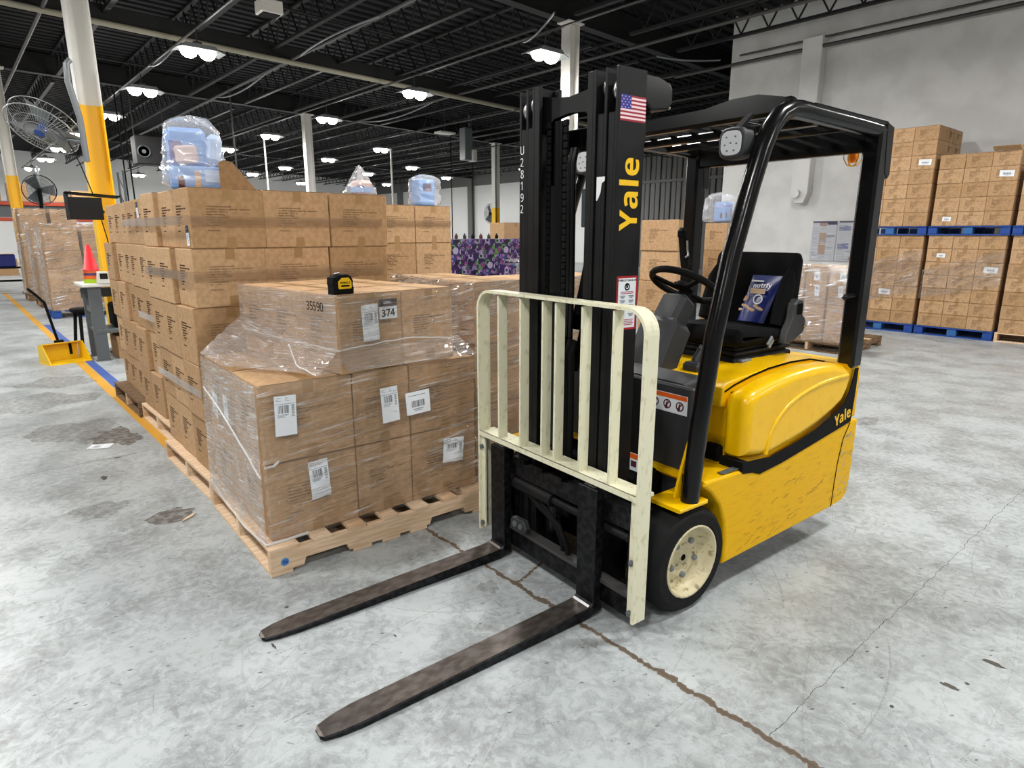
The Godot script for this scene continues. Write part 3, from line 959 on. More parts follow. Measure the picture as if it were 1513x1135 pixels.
func mast(t):
	var zm := 0.035
	for d in [1.0, -1.0]:
		var o := part(t, "outer_mast_channel", channel(zm + d * 0.287, d, 0.10, 0.145, 1.955), M.black_paint)
		var i := part(t, "middle_mast_channel", channel(zm + d * 0.236, d, 0.095, 0.135, 1.955), M.black_paint)
		var n := part(t, "inner_mast_channel", channel(zm + d * 0.186, d, 0.088, 0.12, 2.105), M.black_paint)
		for q in [[o, 0.262, 2.03], [i, 0.212, 2.045]]:
			var r := G.new()
			r.x = Transform3D(Basis(V(1, 0, 0), V(0, 0, 1), V(0, -1, 0)), V(0.15, q[2], zm + d * q[1]))
			r.lathe([[0.0, -0.018], [0.040, -0.016], [0.047, 0.0], [0.040, 0.016], [0.0, 0.018]], 18, true)
			part(q[0], "guide_roller", r, M.bright_steel)
		if d > 0: mast_marks(o)
		else:
			var k := 0
			for ch in ["U", "2", "8", "1", "9", "2"]:
				part(o, "painted_number", text(ch, 0.034, false), M.white_mark, V(0.0985, 1.872 - k * 0.048, zm - 0.266), V(0, -90, 0))
				k += 1
		if d > 0:
			var s := G.new()
			s.prism(P2([-0.012, 0.035, 0.03, 0.035, 0.03, 0.02, 0.015, 0.012, 0.01, -0.02, 0.0, -0.04, -0.008, -0.05, -0.012, -0.05]), 0, 0.001)
			part(i, "torn_sticker", s, M.white_mark, V(0.0945, 1.70, 0.243), V(0, -90, 0))
	# tie bars, plates, cylinders, chains
	var g := G.new()
	var top := [V(0, 2.075, -0.14), V(0, 2.06, -0.06), V(0, 2.05, 0.03), V(0, 2.058, 0.12), V(0, 2.075, 0.21)]
	for k in 4: g.face([top[k] + V(0.13, 0, 0), top[k + 1] + V(0.13, 0, 0), top[k + 1] + V(0.16, 0, 0), top[k] + V(0.16, 0, 0)], V(0.14, 1.9, 0.03))
	for x in [0.13, 0.16]:
		for k in 4:
			var lo := func(z): return 1.99 - 0.06 * pow(absf(z - 0.035) / 0.17, 3.0)
			g.face([top[k] + V(x, 0, 0), top[k + 1] + V(x, 0, 0), V(x, lo.call(top[k + 1].z), top[k + 1].z), V(x, lo.call(top[k].z), top[k].z)], V(0.145, 2.0, 0.03))
	part(t, "top_tie_bar", g, M.black_paint)
	for q in [[1.12, 1.20, 0.245], [0.30, 0.44, 0.245], [1.86, 1.95, 0.25]]: part(t, "mast_cross_plate", bx(V(q[2], (q[0] + q[1]) / 2, zm), V(0.02, q[1] - q[0], 0.56), 0.003), M.black_paint)
	g = G.new()
	g.tube([V(0.16, 0.1, -0.05), V(0.16, 1.72, -0.05)], 0.046, 18)
	g.tube([V(0.16, 1.72, -0.05), V(0.16, 1.97, -0.05)], 0.030, 14)
	part(t, "lift_cylinder", g, M.black_gloss)
	g = G.new()
	g.tube([V(0.225, 0.1, -0.14), V(0.225, 1.9, -0.14)], 0.026, 14)
	g.tube([V(0.225, 0.1, 0.165), V(0.225, 1.9, 0.165)], 0.022, 14)
	part(t, "side_cylinder", g, M.black_gloss)
	for q in [[-0.098, 0.006], [0.008, 0.008]]:
		g = G.new()
		for k in 62: g.box(V(0.135, 0.25 + k * 0.028, q[0]), V(0.012 + 0.004 * (k % 2), 0.024, 0.024), 0.003)
		part(t, "leaf_chain", g, M.black_matt)
	for q in [[0.032, 0.010], [0.055, 0.010]]:
		g = G.new()
		g.tube([V(0.15, 1.86, q[0]), V(0.135, 1.80, q[0]), V(0.14, 1.3, q[0]), V(0.15, 0.9, q[0] - 0.02), V(0.16, 0.5, q[0] - 0.05)], 0.011, 8)
		part(t, "hose", g, M.black_gloss)
	g = G.new()
	g.tube([V(0.20, 1.7, 0.14), V(0.19, 1.55, 0.10), V(0.2, 1.35, 0.085), V(0.21, 1.15, 0.06), V(0.2, 0.95, 0.02)], 0.016, 8)
	g.tube([V(0.21, 1.5, 0.115), V(0.20, 1.42, 0.09), V(0.2, 1.30, 0.06), V(0.2, 1.2, 0.03)], 0.02, 8)
	part(t, "hose", g, M.black_matt)
	part(t, "hose_bracket", bx(V(0.19, 1.63, 0.085), V(0.03, 0.15, 0.05), 0.004), M.steel_grey)
	g = G.new()
	for k in 4: g.tube([V(0.17, 1.06, 0.0 + k * 0.028), V(0.13, 1.09, 0.005 + k * 0.028), V(0.11, 1.04, 0.01 + k * 0.028), V(0.115, 0.8, 0.01 + k * 0.028), V(0.13, 0.3, 0.01 + k * 0.02)], 0.013, 8)
	part(t, "hose_bundle", g, M.black_matt)
	# cross head with its chain wheels behind the near channel
	g = G.new()
	g.prism(P2([0.245, 2.01, 0.245, 2.10, 0.33, 2.100, 0.385, 2.085, 0.405, 2.065, 0.405, 2.01, 0.385, 1.988, 0.29, 1.975]), 0.11, 0.31, 0.008, 2)
	var ch := part(t, "mast_head", g, M.black_gloss)
	g = G.new()
	g.x = Transform3D(Basis.IDENTITY, V(0.33, 1.975, 0.22))
	g.lathe([[0.036, 0.012], [0.040, -0.004], [0.028, -0.008], [0.026, 0.01]], 16)
	part(ch, "sheave_ring", g, M.black_matt)
	g = G.new()
	g.tube([V(0.40, 2.01, 0.28), V(0.435, 2.005, 0.27)], 0.006, 6)
	part(ch, "grease_nipple", g, M.bright_steel)

func mast_marks(o):
	var z := 0.3225
	var f := G.new()
	f.bb(V(0.112, 1.925, z - 0.0005), V(0.243, 2.012, z))
	var flag := part(o, "flag_sticker", f, M.flag_red)
	f = G.new()
	for k in 6: f.bb(V(0.112, 1.9317 + k * 0.01338, z), V(0.243, 1.9384 + k * 0.01338, z + 0.0004))
	part(flag, "white_stripes", f, M.flag_white)
	f = G.new()
	f.bb(V(0.112, 1.965, z), V(0.166, 2.012, z + 0.0008))
	var c := part(flag, "blue_canton", f, M.flag_blue)
	f = G.new()
	for i in 6:
		for j in 5:
			if (i + j) % 2 == 0: f.box(V(0.1175 + i * 0.0088, 1.970 + j * 0.0090, z + 0.0009), V(0.0032, 0.0032, 0.0004))
	part(c, "stars", f, M.flag_white)
	part(o, "maker_name", text("Yale", 0.098, true, false, 0.6), M.text_yellow, V(0.176, 1.672, z), V(0, 0, 90))
	f = G.new()
	f.bb(V(0.126, 1.165, z - 0.0005), V(0.240, 1.372, z), 0.0)
	var w := part(o, "notice_label", f, M.red)
	f = G.new()
	f.bb(V(0.135, 1.173, z), V(0.231, 1.364, z + 0.0005))
	part(w, "white_panel", f, M.paper)
	part(w, "heading", text("FORKLIFT TRUCK, IN", 0.0075, true, false, 4), M.deep_black, V(0.183, 1.356, z + 0.0006))
	f = G.new()
	f.x = Transform3D(Basis(V(1, 0, 0), V(0, 0, 1), V(0, -1, 0)), V(0.183, 1.331, z))
	f.lathe([[0.009, 0.0012], [0.0145, 0.0012], [0.0145, 0.0]], 16)
	f.x = Transform3D()
	f.box(V(0.182, 1.333, z + 0.0008), V(0.009, 0.013, 0.0008))
	part(w, "emblem", f, M.deep_black)
	f = G.new()
	for k in 5:
		for c2 in [0.158, 0.206]:
			for l in 3: f.box(V(c2 + 0.003 * (l % 2), 1.297 - k * 0.0175 - l * 0.0042, z + 0.0008), V(0.030 - 0.006 * l, 0.0019, 0.0005))
	part(w, "fine_print", f, M.pipe_dark)
	f = G.new()
	for k in 2: f.box(V(0.183, 1.312 - k * 0.006, z + 0.0008), V(0.07, 0.0026, 0.0005))
	for k in 4: f.box(V(0.183, 1.204 - k * 0.0065, z + 0.0008), V(0.08 - 0.01 * (k % 2), 0.0026, 0.0005))
	part(w, "red_print", f, M.red)

func truck_body(t):
	var g := G.new()
	g.prism(P2([0.405, 0.535, 0.455, 0.50, 0.52, 0.43, 0.562, 0.34, 0.577, 0.25, 0.578, 0.139, 1.48, 0.157, 1.60, 0.166, 1.645, 0.20, 1.66, 0.30, 1.665, 0.60, 1.62, 0.612, 1.574, 0.602, 1.234, 0.554, 0.963, 0.517, 0.80, 0.503, 0.73, 0.535, 0.69, 0.548, 0.41, 0.556]), -0.5, 0.58, 0.014, 3, true)
	var b := part(t, "chassis_panel", g, M.yellow_worn)
	g = G.new()
	var seam := [V(1.577, 0.598, 0.581), V(1.525, 0.52, 0.581), V(1.497, 0.40, 0.581), V(1.488, 0.28, 0.581), V(1.482, 0.165, 0.581)]
	g.tube(seam, 0.0025, 6)
	part(b, "panel_gap", g, M.deep_black)
	g = G.new()
	g.prism(P2([0.58, 0.128, 1.60, 0.155, 1.63, 0.18, 1.60, 0.19, 0.58, 0.16]), -0.46, 0.54)
	part(b, "underside", g, M.black_matt)
	part(b, "step_wear", bx(V(0.60, 0.5575, 0.555), V(0.12, 0.002, 0.03)), M.steel_grey)
	# battery hood: rounded side panel with a raised rib, rounded top
	var side := P2([0.672, 0.60, 0.76, 0.585, 0.866, 0.570, 1.08, 0.596, 1.26, 0.633, 1.40, 0.676, 1.49, 0.716, 1.535, 0.775, 1.552, 0.83, 1.535, 0.875, 1.48, 0.905, 1.36, 0.925, 1.18, 0.932, 1.0, 0.925, 0.86, 0.908, 0.74, 0.885, 0.69, 0.868, 0.668, 0.835])
	for q in [[0.455, 0.577], [-0.497, -0.375]]:
		g = G.new()
		g.prism(side, q[0], q[1], 0.042, 5, true)
		var h := part(t, "hood_side", g, M.yellow)
		if q[0] > 0:
			g = G.new()
			var arc := []
			for k in 15:
				var s := k / 14.0
				var pts := [V(0.835, 0.585, 0.574), V(0.845, 0.74, 0.574), V(0.98, 0.862, 0.574), V(1.50, 0.852, 0.574)]
				arc.append(pts[0].bezier_interpolate(pts[1], pts[2], pts[3], s))
			g.tube(arc, 0.011, 10)
			part(h, "raised_rib", g, M.yellow)
	g = G.new()
	g.prism(P2([0.655, 0.815, 0.662, 0.80, 0.70, 0.79, 1.50, 0.80, 1.52, 0.90, 1.40, 0.935, 1.1, 0.938, 0.80, 0.918, 0.69, 0.905, 0.660, 0.885]), -0.37, 0.4535, 0.010, 2, true)
	part(t, "hood_cover", g, M.yellow)
	part(t, "hood_gap", bx(V(1.09, 0.84, 0.452), V(0.74, 0.04, 0.006)), M.deep_black)
	g = G.new()
	g.tube([V(0.675, 0.868, 0.4535), V(0.74, 0.888, 0.4535), V(0.86, 0.911, 0.4535), V(1.0, 0.929, 0.4535), V(1.18, 0.937, 0.4535), V(1.36, 0.931, 0.4535), V(1.5, 0.903, 0.4535)], 0.0045, 6)
	part(t, "hood_seam", g, M.deep_black)
	g = G.new()
	g.prism(P2([0.71, 0.51, 1.5, 0.53, 1.5, 0.81, 0.70, 0.81, 0.70, 0.66, 0.72, 0.60]), -0.46, 0.52, 0.012, 2)
	part(t, "battery_box", g, M.yellow)
	g = G.new()
	g.prism(P2([1.555, 0.60, 1.60, 0.605, 1.668, 0.61, 1.668, 0.84, 1.655, 0.885, 1.62, 0.905, 1.53, 0.90, 1.545, 0.85, 1.55, 0.80]), -0.49, 0.565, 0.02, 3, true)
	part(t, "counterweight", g, M.yellow_worn)
	# black sweep with the name
	g = G.new()
	g.prism(P2([0.652, 0.588, 0.70, 0.582, 0.78, 0.576, 0.866, 0.5675, 1.084, 0.594, 1.262, 0.631, 1.404, 0.674, 1.49, 0.714, 1.532, 0.773, 1.555, 0.84, 1.565, 0.88, 1.592, 0.88, 1.590, 0.75, 1.578, 0.604, 1.234, 0.556, 0.963, 0.519, 0.793, 0.505, 0.73, 0.525, 0.66, 0.535]), 0.578, 0.5835)
	var sw := part(t, "side_sweep", g, M.black_matt)
	part(sw, "maker_name", text("Yale", 0.058, true, false, 0.8), M.text_yellow, V(1.487, 0.645, 0.584), V(0, 0, 11))
	g = G.new()
	g.prism(P2([0.648, 0.588, 0.70, 0.582, 0.70, 0.52, 0.652, 0.535]), 0.47, 0.578)
	part(sw, "sweep_return", g, M.black_matt)
	# scrapes down to the primer along the lower side and rear corner
	var r := RandomNumberGenerator.new()
	r.seed = 8
	g = G.new()
	for k in 70:
		var x := r.randf_range(0.66, 1.62)
		var lo := 0.17 + 0.05 * r.randf()
		var y := lo + pow(r.randf(), 2.2) * (0.30 if x < 1.45 else 0.62)
		if y > 0.49 and x < 1.5: y = 0.25
		var l := r.randf_range(0.01, 0.06)
		g.bar(V(x, y, 0.5803), V(x + l, y + l * r.randf_range(0.05, 0.4), 0.5803), 0.0012, r.randf_range(0.0010, 0.0032))
	part(b, "scrapes", g, mat("scrape", Color(0.60, 0.47, 0.14), 0.6)).set_meta("kind", "stuff")
	g = G.new()
	for k in 46:
		var x := r.randf_range(1.50, 1.63)
		var y := r.randf_range(0.22, 0.56)
		var l := r.randf_range(0.006, 0.035)
		g.bar(V(x, y, 0.5806), V(x + l * 0.9, y + l * r.randf_range(-0.2, 0.5), 0.5806), 0.0012, r.randf_range(0.0015, 0.007))
	part(b, "bare_metal_scrapes", g, M.bright_steel).set_meta("kind", "stuff")

func truck_cab(t):
	var g := G.new()
	g.bb(V(0.44, 0.40, -0.40), V(0.47, 0.915, 0.465), 0.008)
	g.prism(P2([0.46, 0.55, 0.60, 0.55, 0.64, 0.70, 0.66, 0.86, 0.60, 0.935, 0.47, 0.92]), -0.38, 0.40, 0.02, 3)
	var d := part(t, "dash_cowl", g, M.black_plastic)
	part(t, "front_frame", bx(V(0.34, 0.34, 0.035), V(0.22, 0.40, 0.60), 0.01), M.deep_black)
	# warning sticker with three pictures
	var s := part(d, "warning_sticker", bx(V(0.4385, 0.8365, 0.345), V(0.001, 0.082, 0.20)), M.paper)
	part(s, "orange_band", bx(V(0.4375, 0.866, 0.345), V(0.001, 0.019, 0.194)), M.orange)
	for k in 3:
		g = G.new()
		g.x = Transform3D(Basis(V(0, 0, 1), V(-1, 0, 0), V(0, -1, 0)), V(0.4378, 0.829, 0.275 + k * 0.066))
		g.lathe([[0.015, 0.0], [0.015, 0.0008], [0.0205, 0.0008], [0.0205, 0.0]], 20)
		g.box(V(0, 0.0005, 0), V(0.005, 0.0008, 0.034))
		g.x = Transform3D()
		g.bar(V(0.4372, 0.815, 0.262 + k * 0.066), V(0.4372, 0.843, 0.288 + k * 0.066), 0.0008, 0.005, V(1, 0, 0))
		g.bar(V(0.4372, 0.808, 0.268 + k * 0.066), V(0.4372, 0.835, 0.274 + k * 0.066), 0.0008, 0.008, V(1, 0, 0))
		part(s, "pictogram", g, M.maroon)
	var s2 := part(t, "warning_label", bx(V(0.245, 0.61, 0.34), V(0.001, 0.075, 0.05)), M.paper)
	part(s2, "orange_band", bx(V(0.244, 0.635, 0.34), V(0.001, 0.022, 0.048)), M.orange)
	part(s2, "pictogram", bx(V(0.244, 0.602, 0.342), V(0.001, 0.026, 0.03), 0.0), M.maroon)
	part(t, "floor_mat", bx(V(0.60, 0.525, 0.02), V(0.30, 0.03, 0.96), 0.004), M.rubber)
	part(t, "pedal_box", bx(V(0.69, 0.575, 0.41), V(0.04, 0.09, 0.08), 0.01), M.black_matt)
	# column and wheel
	g = G.new()
	g.bar(V(0.63, 0.82, 0.03), V(0.79, 1.12, 0.03), 0.22, 0.17, V(0, 0, 1), 0.03)
	g.bar(V(0.77, 1.08, 0.03), V(0.875, 1.225, 0.03), 0.15, 0.12, V(0, 0, 1), 0.022)
	var col := part(t, "steering_column", g, M.black_plastic)
	g = G.new()
	g.tube([V(0.87, 1.20, 0.03), V(0.925, 1.275, 0.03)], 0.032, 12)
	part(col, "column_neck", g, M.black_matt)
	var ax := V(0.50, 0.86, 0).normalized()
	var b := Basis(V(0, 0, 1), ax, V(0, 0, 1).cross(ax))
	g = G.new()
	g.x = Transform3D(b, V(0.90, 1.285, 0.03))
	var ring := []
	for k in 32: ring.append(V(cos(TAU * k / 32) * 0.165, 0, sin(TAU * k / 32) * 0.165))
	g.tube(ring, 0.0165, 10, false, true)
	for a in [0.5, 2.64, 4.71]: g.tube([V(cos(a) * 0.03, -0.02, sin(a) * 0.03), V(cos(a) * 0.16, 0, sin(a) * 0.16)], 0.012, 8)
	g.lathe([[0.0, 0.01], [0.04, 0.006], [0.05, -0.02], [0.0, -0.03]], 18)
	part(t, "steering_wheel", g, M.black_matt)
	g = G.new()
	g.tube([V(0.80, 0.945, 0.20), V(0.83, 1.0, 0.21)], 0.022, 12)
	g.box(V(0.80, 0.925, 0.22), V(0.14, 0.05, 0.1), 0.015)
	var kn := part(t, "direction_knob", g, M.black_plastic)
	g = G.new()
	g.tube([V(0.83, 1.0, 0.21), V(0.838, 1.012, 0.212)], 0.02, 12)
	part(kn, "emergency_stop_cap", g, M.bright_steel)
	# seat
	g = G.new()
	for k in 4: g.box(V(1.22, 0.945 + k * 0.022, 0.05), V(0.46 + 0.02 * (k % 2), 0.02, 0.46 + 0.02 * (k % 2)), 0.009)
	g.box(V(1.22, 0.93, 0.05), V(0.5, 0.03, 0.48), 0.008)
	part(t, "seat_suspension", g, M.rubber)
	g = G.new()
	g.prism(P2([0.955, 1.025, 0.96, 1.06, 0.99, 1.088, 1.08, 1.085, 1.25, 1.068, 1.44, 1.065, 1.45, 1.01, 1.0, 1.0]), -0.20, 0.31, 0.035, 4, true)
	part(t, "seat_cushion", g, M.fabric)
	g = G.new()
	g.prism(P2([1.395, 1.05, 1.40, 1.16, 1.425, 1.36, 1.437, 1.415, 1.455, 1.435, 1.49, 1.435, 1.515, 1.40, 1.50, 1.2, 1.48, 1.03]), -0.19, 0.295, 0.034, 4, true)
	var back := part(t, "seat_back", g, M.fabric)
	for z in [-0.165, 0.27]:
		g = G.new()
		g.tube([V(1.34, 1.075, z), V(1.375, 1.16, z), V(1.41, 1.30, z), V(1.43, 1.36, z)], [0.035, 0.045, 0.035, 0.012], 12)
		part(back, "side_bolster", g, M.fabric)
	g = G.new()
	g.prism(P2([1.29, 1.0, 1.36, 1.0, 1.45, 1.04, 1.475, 1.09, 1.455, 1.12, 1.43, 1.135, 1.435, 1.18, 1.42, 1.21, 1.38, 1.215, 1.35, 1.19, 1.345, 1.12, 1.31, 1.06]), 0.31, 0.355, 0.01, 3, true)
	var hip := part(t, "hip_restraint", g, M.black_plastic)
	part(hip, "belt_slot", bx(V(1.395, 1.165, 0.353), V(0.05, 0.055, 0.008), 0.002), M.deep_black)
	g = G.new()
	g.tube([V(1.435, 1.085, 0.358), V(1.45, 1.08, 0.362)], 0.010, 8)
	part(hip, "buckle", g, M.bright_steel)
	g = G.new()
	g.tube([V(1.20, 1.0, 0.315), V(1.225, 1.035, 0.32), V(1.235, 1.02, 0.32), V(1.21, 0.985, 0.318)], 0.008, 8)
	part(t, "seat_lever", g, M.grey_metal)
	part(t, "seat_latch", bx(V(1.04, 0.935, 0.30), V(0.09, 0.02, 0.03), 0.008), M.steel_grey)

func guard(t):
	for q in [[0.545, 1.0], [-0.465, -1.0]]:
		var z: float = q[0]
		var g := G.new()
		var p := [V(0.36, 0.475, z), V(0.39, 0.80, z), V(0.44, 1.14, z), V(0.515, 1.45, z), V(0.60, 1.70, z), V(0.655, 1.84, z), V(0.70, 1.92, z), V(0.755, 1.975, z), V(0.82, 2.003, z), V(0.90, 2.01, z), V(1.3, 2.0, z), V(1.6, 1.99, z)]
		g.tube(p, 0.037, 14)
		var pil := part(t, "guard_pillar", g, M.black_gloss)
		g = G.new()
		g.bar(V(0.95, 2.03, z + 0.01), V(1.60, 2.02, z + 0.01), 0.05, 0.02, V(0, 0, 1), 0.006)
		part(pil, "rail_cap", g, M.black_gloss)
		g = G.new()
		g.bb(V(1.535, 0.88, z - 0.05), V(1.625, 2.01, z + 0.035), 0.012)
		g.prism(P2([1.57, 2.03, 1.65, 2.01, 1.66, 1.80, 1.64, 1.78, 1.60, 1.80]), z - 0.03, z + 0.038, 0.008, 2)
		part(t, "rear_post", g, M.black_gloss)
		g = G.new()
		g.prism(P2([0.420, 0.78, 0.385, 0.70, 0.35, 0.60, 0.32, 0.49, 0.325, 0.475, 0.40, 0.475, 0.412, 0.55, 0.420, 0.66]), z - 0.052, z - 0.040)
		var gs := part(t, "pillar_gusset", g, M.yellow)
		part(gs, "slot", bx(V(0.362, 0.54, z - 0.039), V(0.014, 0.085, 0.003), 0.0), M.deep_black)
		g = G.new()
		g.prism(P2([0.255, 0.462, 0.43, 0.462, 0.43, 0.48, 0.255, 0.478]), minf(z - 0.13, z + 0.04), maxf(z - 0.13, z + 0.04), 0.006, 2)
		part(gs, "fender_plate", g, M.yellow)
		part(t, "grab_stub", bx(V(1.48, 1.235, z), V(0.11, 0.03, 0.03), 0.013), M.black_gloss)
	var g := G.new()
	g.bar(V(0.83, 2.02, -0.50), V(0.83, 2.02, 0.56), 0.05, 0.065, V(1, 0, 0), 0.012)
	part(t, "front_header", g, M.black_gloss)
	g = G.new()
	g.x = Transform3D(Basis(V(0, 0, 1), V(0, 1, 0), V(-1, 0, 0)), V(0.80, 0, 0))
	g.prism(P2([-0.50, 2.0, -0.50, 2.045, -0.2, 2.05, 0.16, 2.055, 0.30, 2.075, 0.42, 2.075, 0.53, 2.05, 0.55, 2.0]), -0.006, 0.006)
	part(t, "header_flange", g, M.black_gloss)
	g = G.new()
	g.bb(V(1.545, 1.90, -0.43), V(1.60, 2.02, 0.51), 0.008)
	part(t, "rear_header", g, M.black_gloss)
	for x in [1.06, 1.30]: part(t, "roof_cross_bar", bx(V(x, 1.985, 0.04), V(0.05, 0.035, 0.98), 0.006), M.black_gloss)
	for k in 7: part(t, "roof_slat", bx(V(1.19, 2.015, -0.34 + k * 0.127), V(0.74, 0.028, 0.03), 0.006), M.black_gloss)
	for z in [0.455, -0.375]:
		var h := G.new()
		h.x = Transform3D(Basis(V(0, 0, 1), V(0, 1, 0), V(-1, 0, 0)), V(0.60, 1.87, z))
		var o := PackedVector2Array()
		for k in 28:
			var a := TAU * k / 28
			o.append(Vector2(signf(cos(a)) * pow(absf(cos(a)), 0.62), signf(sin(a)) * pow(absf(sin(a)), 0.62)) * 0.060)
		h.prism(o, -0.055, 0.012, 0.010, 3, true)
		var hl := part(t, "head_lamp", h, M.black_plastic)
		h = G.new()
		h.x = Transform3D(Basis(V(0, 0, 1), V(0, 1, 0), V(-1, 0, 0)), V(0.587, 1.87, z))
		var o2 := PackedVector2Array()
		for q in o: o2.append(q * 0.76)
		h.prism(o2, -0.002, 0.004, 0.002, 1)
		part(hl, "lens", h, M.lamp_lens)
		h = G.new()
		for q in [[-0.02, 0.022], [0.02, 0.022], [0.0, 0.0], [-0.026, -0.006], [0.026, -0.004], [-0.014, -0.028], [0.016, -0.028]]:
			h.box(V(0.5825, 1.87 + q[1], z + q[0]), V(0.001, 0.006, 0.007))
		part(hl, "led", h, M.steel_grey)
		h = G.new()
		for k in 5: h.bb(V(0.615 + k * 0.012, 1.83, z - 0.05), V(0.620 + k * 0.012, 1.93, z + 0.05))
		h.bar(V(0.63, 1.93, z), V(0.70, 1.985, z), 0.03, 0.012)
		part(hl, "cooling_fins", h, M.black_matt)
	g = G.new()
	g.lathe([[0.0, -0.035], [0.018, -0.032], [0.026, -0.012], [0.028, 0.03], [0.0, 0.03]], 16, true)
	var bc := part(t, "beacon", g, M.amber, V(1.69, 1.905, 0.385))
	g = G.new()
	for k in 6:
		var a := TAU * k / 6
		g.tube([V(cos(a) * 0.038, 0.035, sin(a) * 0.038), V(cos(a) * 0.042, -0.012, sin(a) * 0.042), V(cos(a) * 0.024, -0.044, sin(a) * 0.024), V(0, -0.05, 0)], 0.003, 6)
	g.box(V(-0.05, 0.045, 0), V(0.18, 0.02, 0.08), 0.004)
	part(bc, "wire_cage", g, M.column_yellow)
	# mirror or strap that hangs from the far post
	g = G.new()
	g.bar(V(1.50, 1.33, -0.44), V(1.47, 1.53, -0.45), 0.06, 0.05, V(0, 0, 1), 0.015)
	g.box(V(1.46, 1.53, -0.45), V(0.05, 0.07, 0.06), 0.02)
	var belt := part(t, "belt_hook", g, M.black_matt)
	g = G.new()
	g.tube([V(1.46, 1.49, -0.41), V(1.46, 1.44, -0.405), V(1.465, 1.405, -0.40), V(1.45, 1.395, -0.41)], 0.006, 6)
	part(belt, "carabiner", g, M.bright_steel)

func wheels(t):
	for q in [[0.496, 1.0], [-0.416, -1.0]]:
		var z: float = q[0]
		var d: float = q[1]
		var b := Basis(V(d, 0, 0), V(0, 0, d), V(0, -1, 0))
		var g := G.new()
		g.x = Transform3D(b, V(0.355, 0.2255, z))
		g.lathe([[0.150, -0.082], [0.185, -0.088], [0.208, -0.082], [0.221, -0.066], [0.2255, -0.05], [0.2255, 0.05], [0.221, 0.066], [0.208, 0.082], [0.196, 0.0865], [0.188, 0.084], [0.172, 0.088], [0.152, 0.086], [0.150, 0.06]], 48, true)
		var w := part(t, "drive_wheel", g, M.rubber)
		g = G.new()
		g.x = Transform3D(b, V(0.355, 0.2255, z))
		g.lathe([[0.158, 0.082], [0.155, 0.090], [0.147, 0.090], [0.140, 0.068], [0.134, 0.042], [0.120, 0.028], [0.098, 0.026], [0.088, 0.034], [0.062, 0.034], [0.052, 0.022], [0.030, 0.020], [0.026, 0.040], [0.0, 0.042]], 40, true)
		part(w, "rim", g, M.rim_cream)
		g = G.new()
		for k in 5:
			var a := TAU * k / 5 + 0.3
			g.x = Transform3D(b, V(0.355, 0.2255, z)) * Transform3D(Basis.IDENTITY, V(cos(a) * 0.078, 0.034, sin(a) * 0.078))
			g.lathe([[0.013, 0.0], [0.013, 0.014], [0.007, 0.018], [0.0, 0.018]], 6)
		part(w, "wheel_nuts", g, M.grey_metal)
		g = G.new()
		g.x = Transform3D(b, V(0.355, 0.2255, z))
		g.lathe([[0.0, 0.0435], [0.013, 0.043], [0.015, 0.041]], 10)
		part(w, "hub_hole", g, M.deep_black)
	for z in [-0.05, 0.12]:
		var g := G.new()
		g.x = Transform3D(Basis(V(1, 0, 0), V(0, 0, 1), V(0, -1, 0)), V(1.30, 0.17, z))
		g.lathe([[0.0, -0.06], [0.15, -0.06], [0.17, -0.045], [0.17, 0.045], [0.15, 0.06], [0.0, 0.06]], 28)
		part(t, "steer_wheel", g, M.rubber)

# =============================================================== pallets and cartons
const ORD := ["first", "second", "third", "fourth", "fifth", "sixth", "seventh", "eighth"]

func pallet_proto(kind: String) -> Node3D:
	var key := "pallet_" + kind
	if protos.has(key): return protos[key]
	var o := Node3D.new()
	var blue := kind == "blue"
	var ms: Array = [M.pallet_blue, M.pallet_blue_pale, M.pallet_blue] if blue else ([M.wood_old, M.wood_old, M.wood1] if kind == "old" else [M.wood0, M.wood1, M.wood2])
	var L := 1.219
	var D := 1.016
	if blue:
		var bm := bx(V(0, 0.065, 0), V(0.14, 0.09, 0.12), 0.004).mesh()
		for i in 3:
			for j in 3: part(o, "block", bm, ms[(i + j) % 2], V(-L / 2 + 0.07 + i * (L - 0.14) / 2, 0, -D / 2 + 0.06 + j * (D - 0.12) / 2))
	else:
		var n := 0.035
		var s := G.new()
		s.prism(P2([0, 0.018, 0.152, 0.018, 0.165, 0.018 + n, 0.368, 0.018 + n, 0.381, 0.018, 0.838, 0.018, 0.851, 0.018 + n, 1.054, 0.018 + n, 1.067, 0.018, 1.219, 0.018, 1.219, 0.117, 0, 0.117]), -0.019, 0.019, 0.002, 1)
		var sm := s.mesh()
		for k in 3: part(o, "stringer", sm, ms[(k + 1) % 3], V(-L / 2, 0, (k - 1) * (D / 2 - 0.019)))
	var wide := bx(V(0, 0.126, 0), V(0.138, 0.018, D), 0.002).mesh()
	var slim := bx(V(0, 0.126, 0), V(0.09, 0.018, D), 0.002).mesh()
	for k in 7:
		var end := k == 0 or k == 6
		var x := -L / 2 + 0.069 + k * (L - 0.138) / 6
		part(o, "deck_board", wide if end else slim, ms[(k * 2) % 3], V(x, 0, 0))
	var bot := bx(V(0, 0.009, 0), V(0.10, 0.018, D), 0.002).mesh()
	for x in [-L / 2 + 0.05, -0.16, 0.0, 0.16, L / 2 - 0.05]: part(o, "bottom_board", bot, ms[0], V(x, 0, 0))
	protos[key] = o
	return o

func pallet(kind: String, label: String, c: Vector3, deg := 0.0) -> Node3D:
	return copy(pallet_proto(kind), "pallet", label, c, deg, "pallet", "pallets under the loads")

const PRINT := "Creative Crowd Entertainment\nItem Name: Confidential Supplier Pack - Assortment N\nItem Number : 397712-08\nWeight of Box: 9.40 kg\nDimensions (cm): 60x40x33\nCarton No : 2001\n1 Carton (500) 30 sets\nBox        of 80\n\nMade in China"
var print_mesh: TextMesh
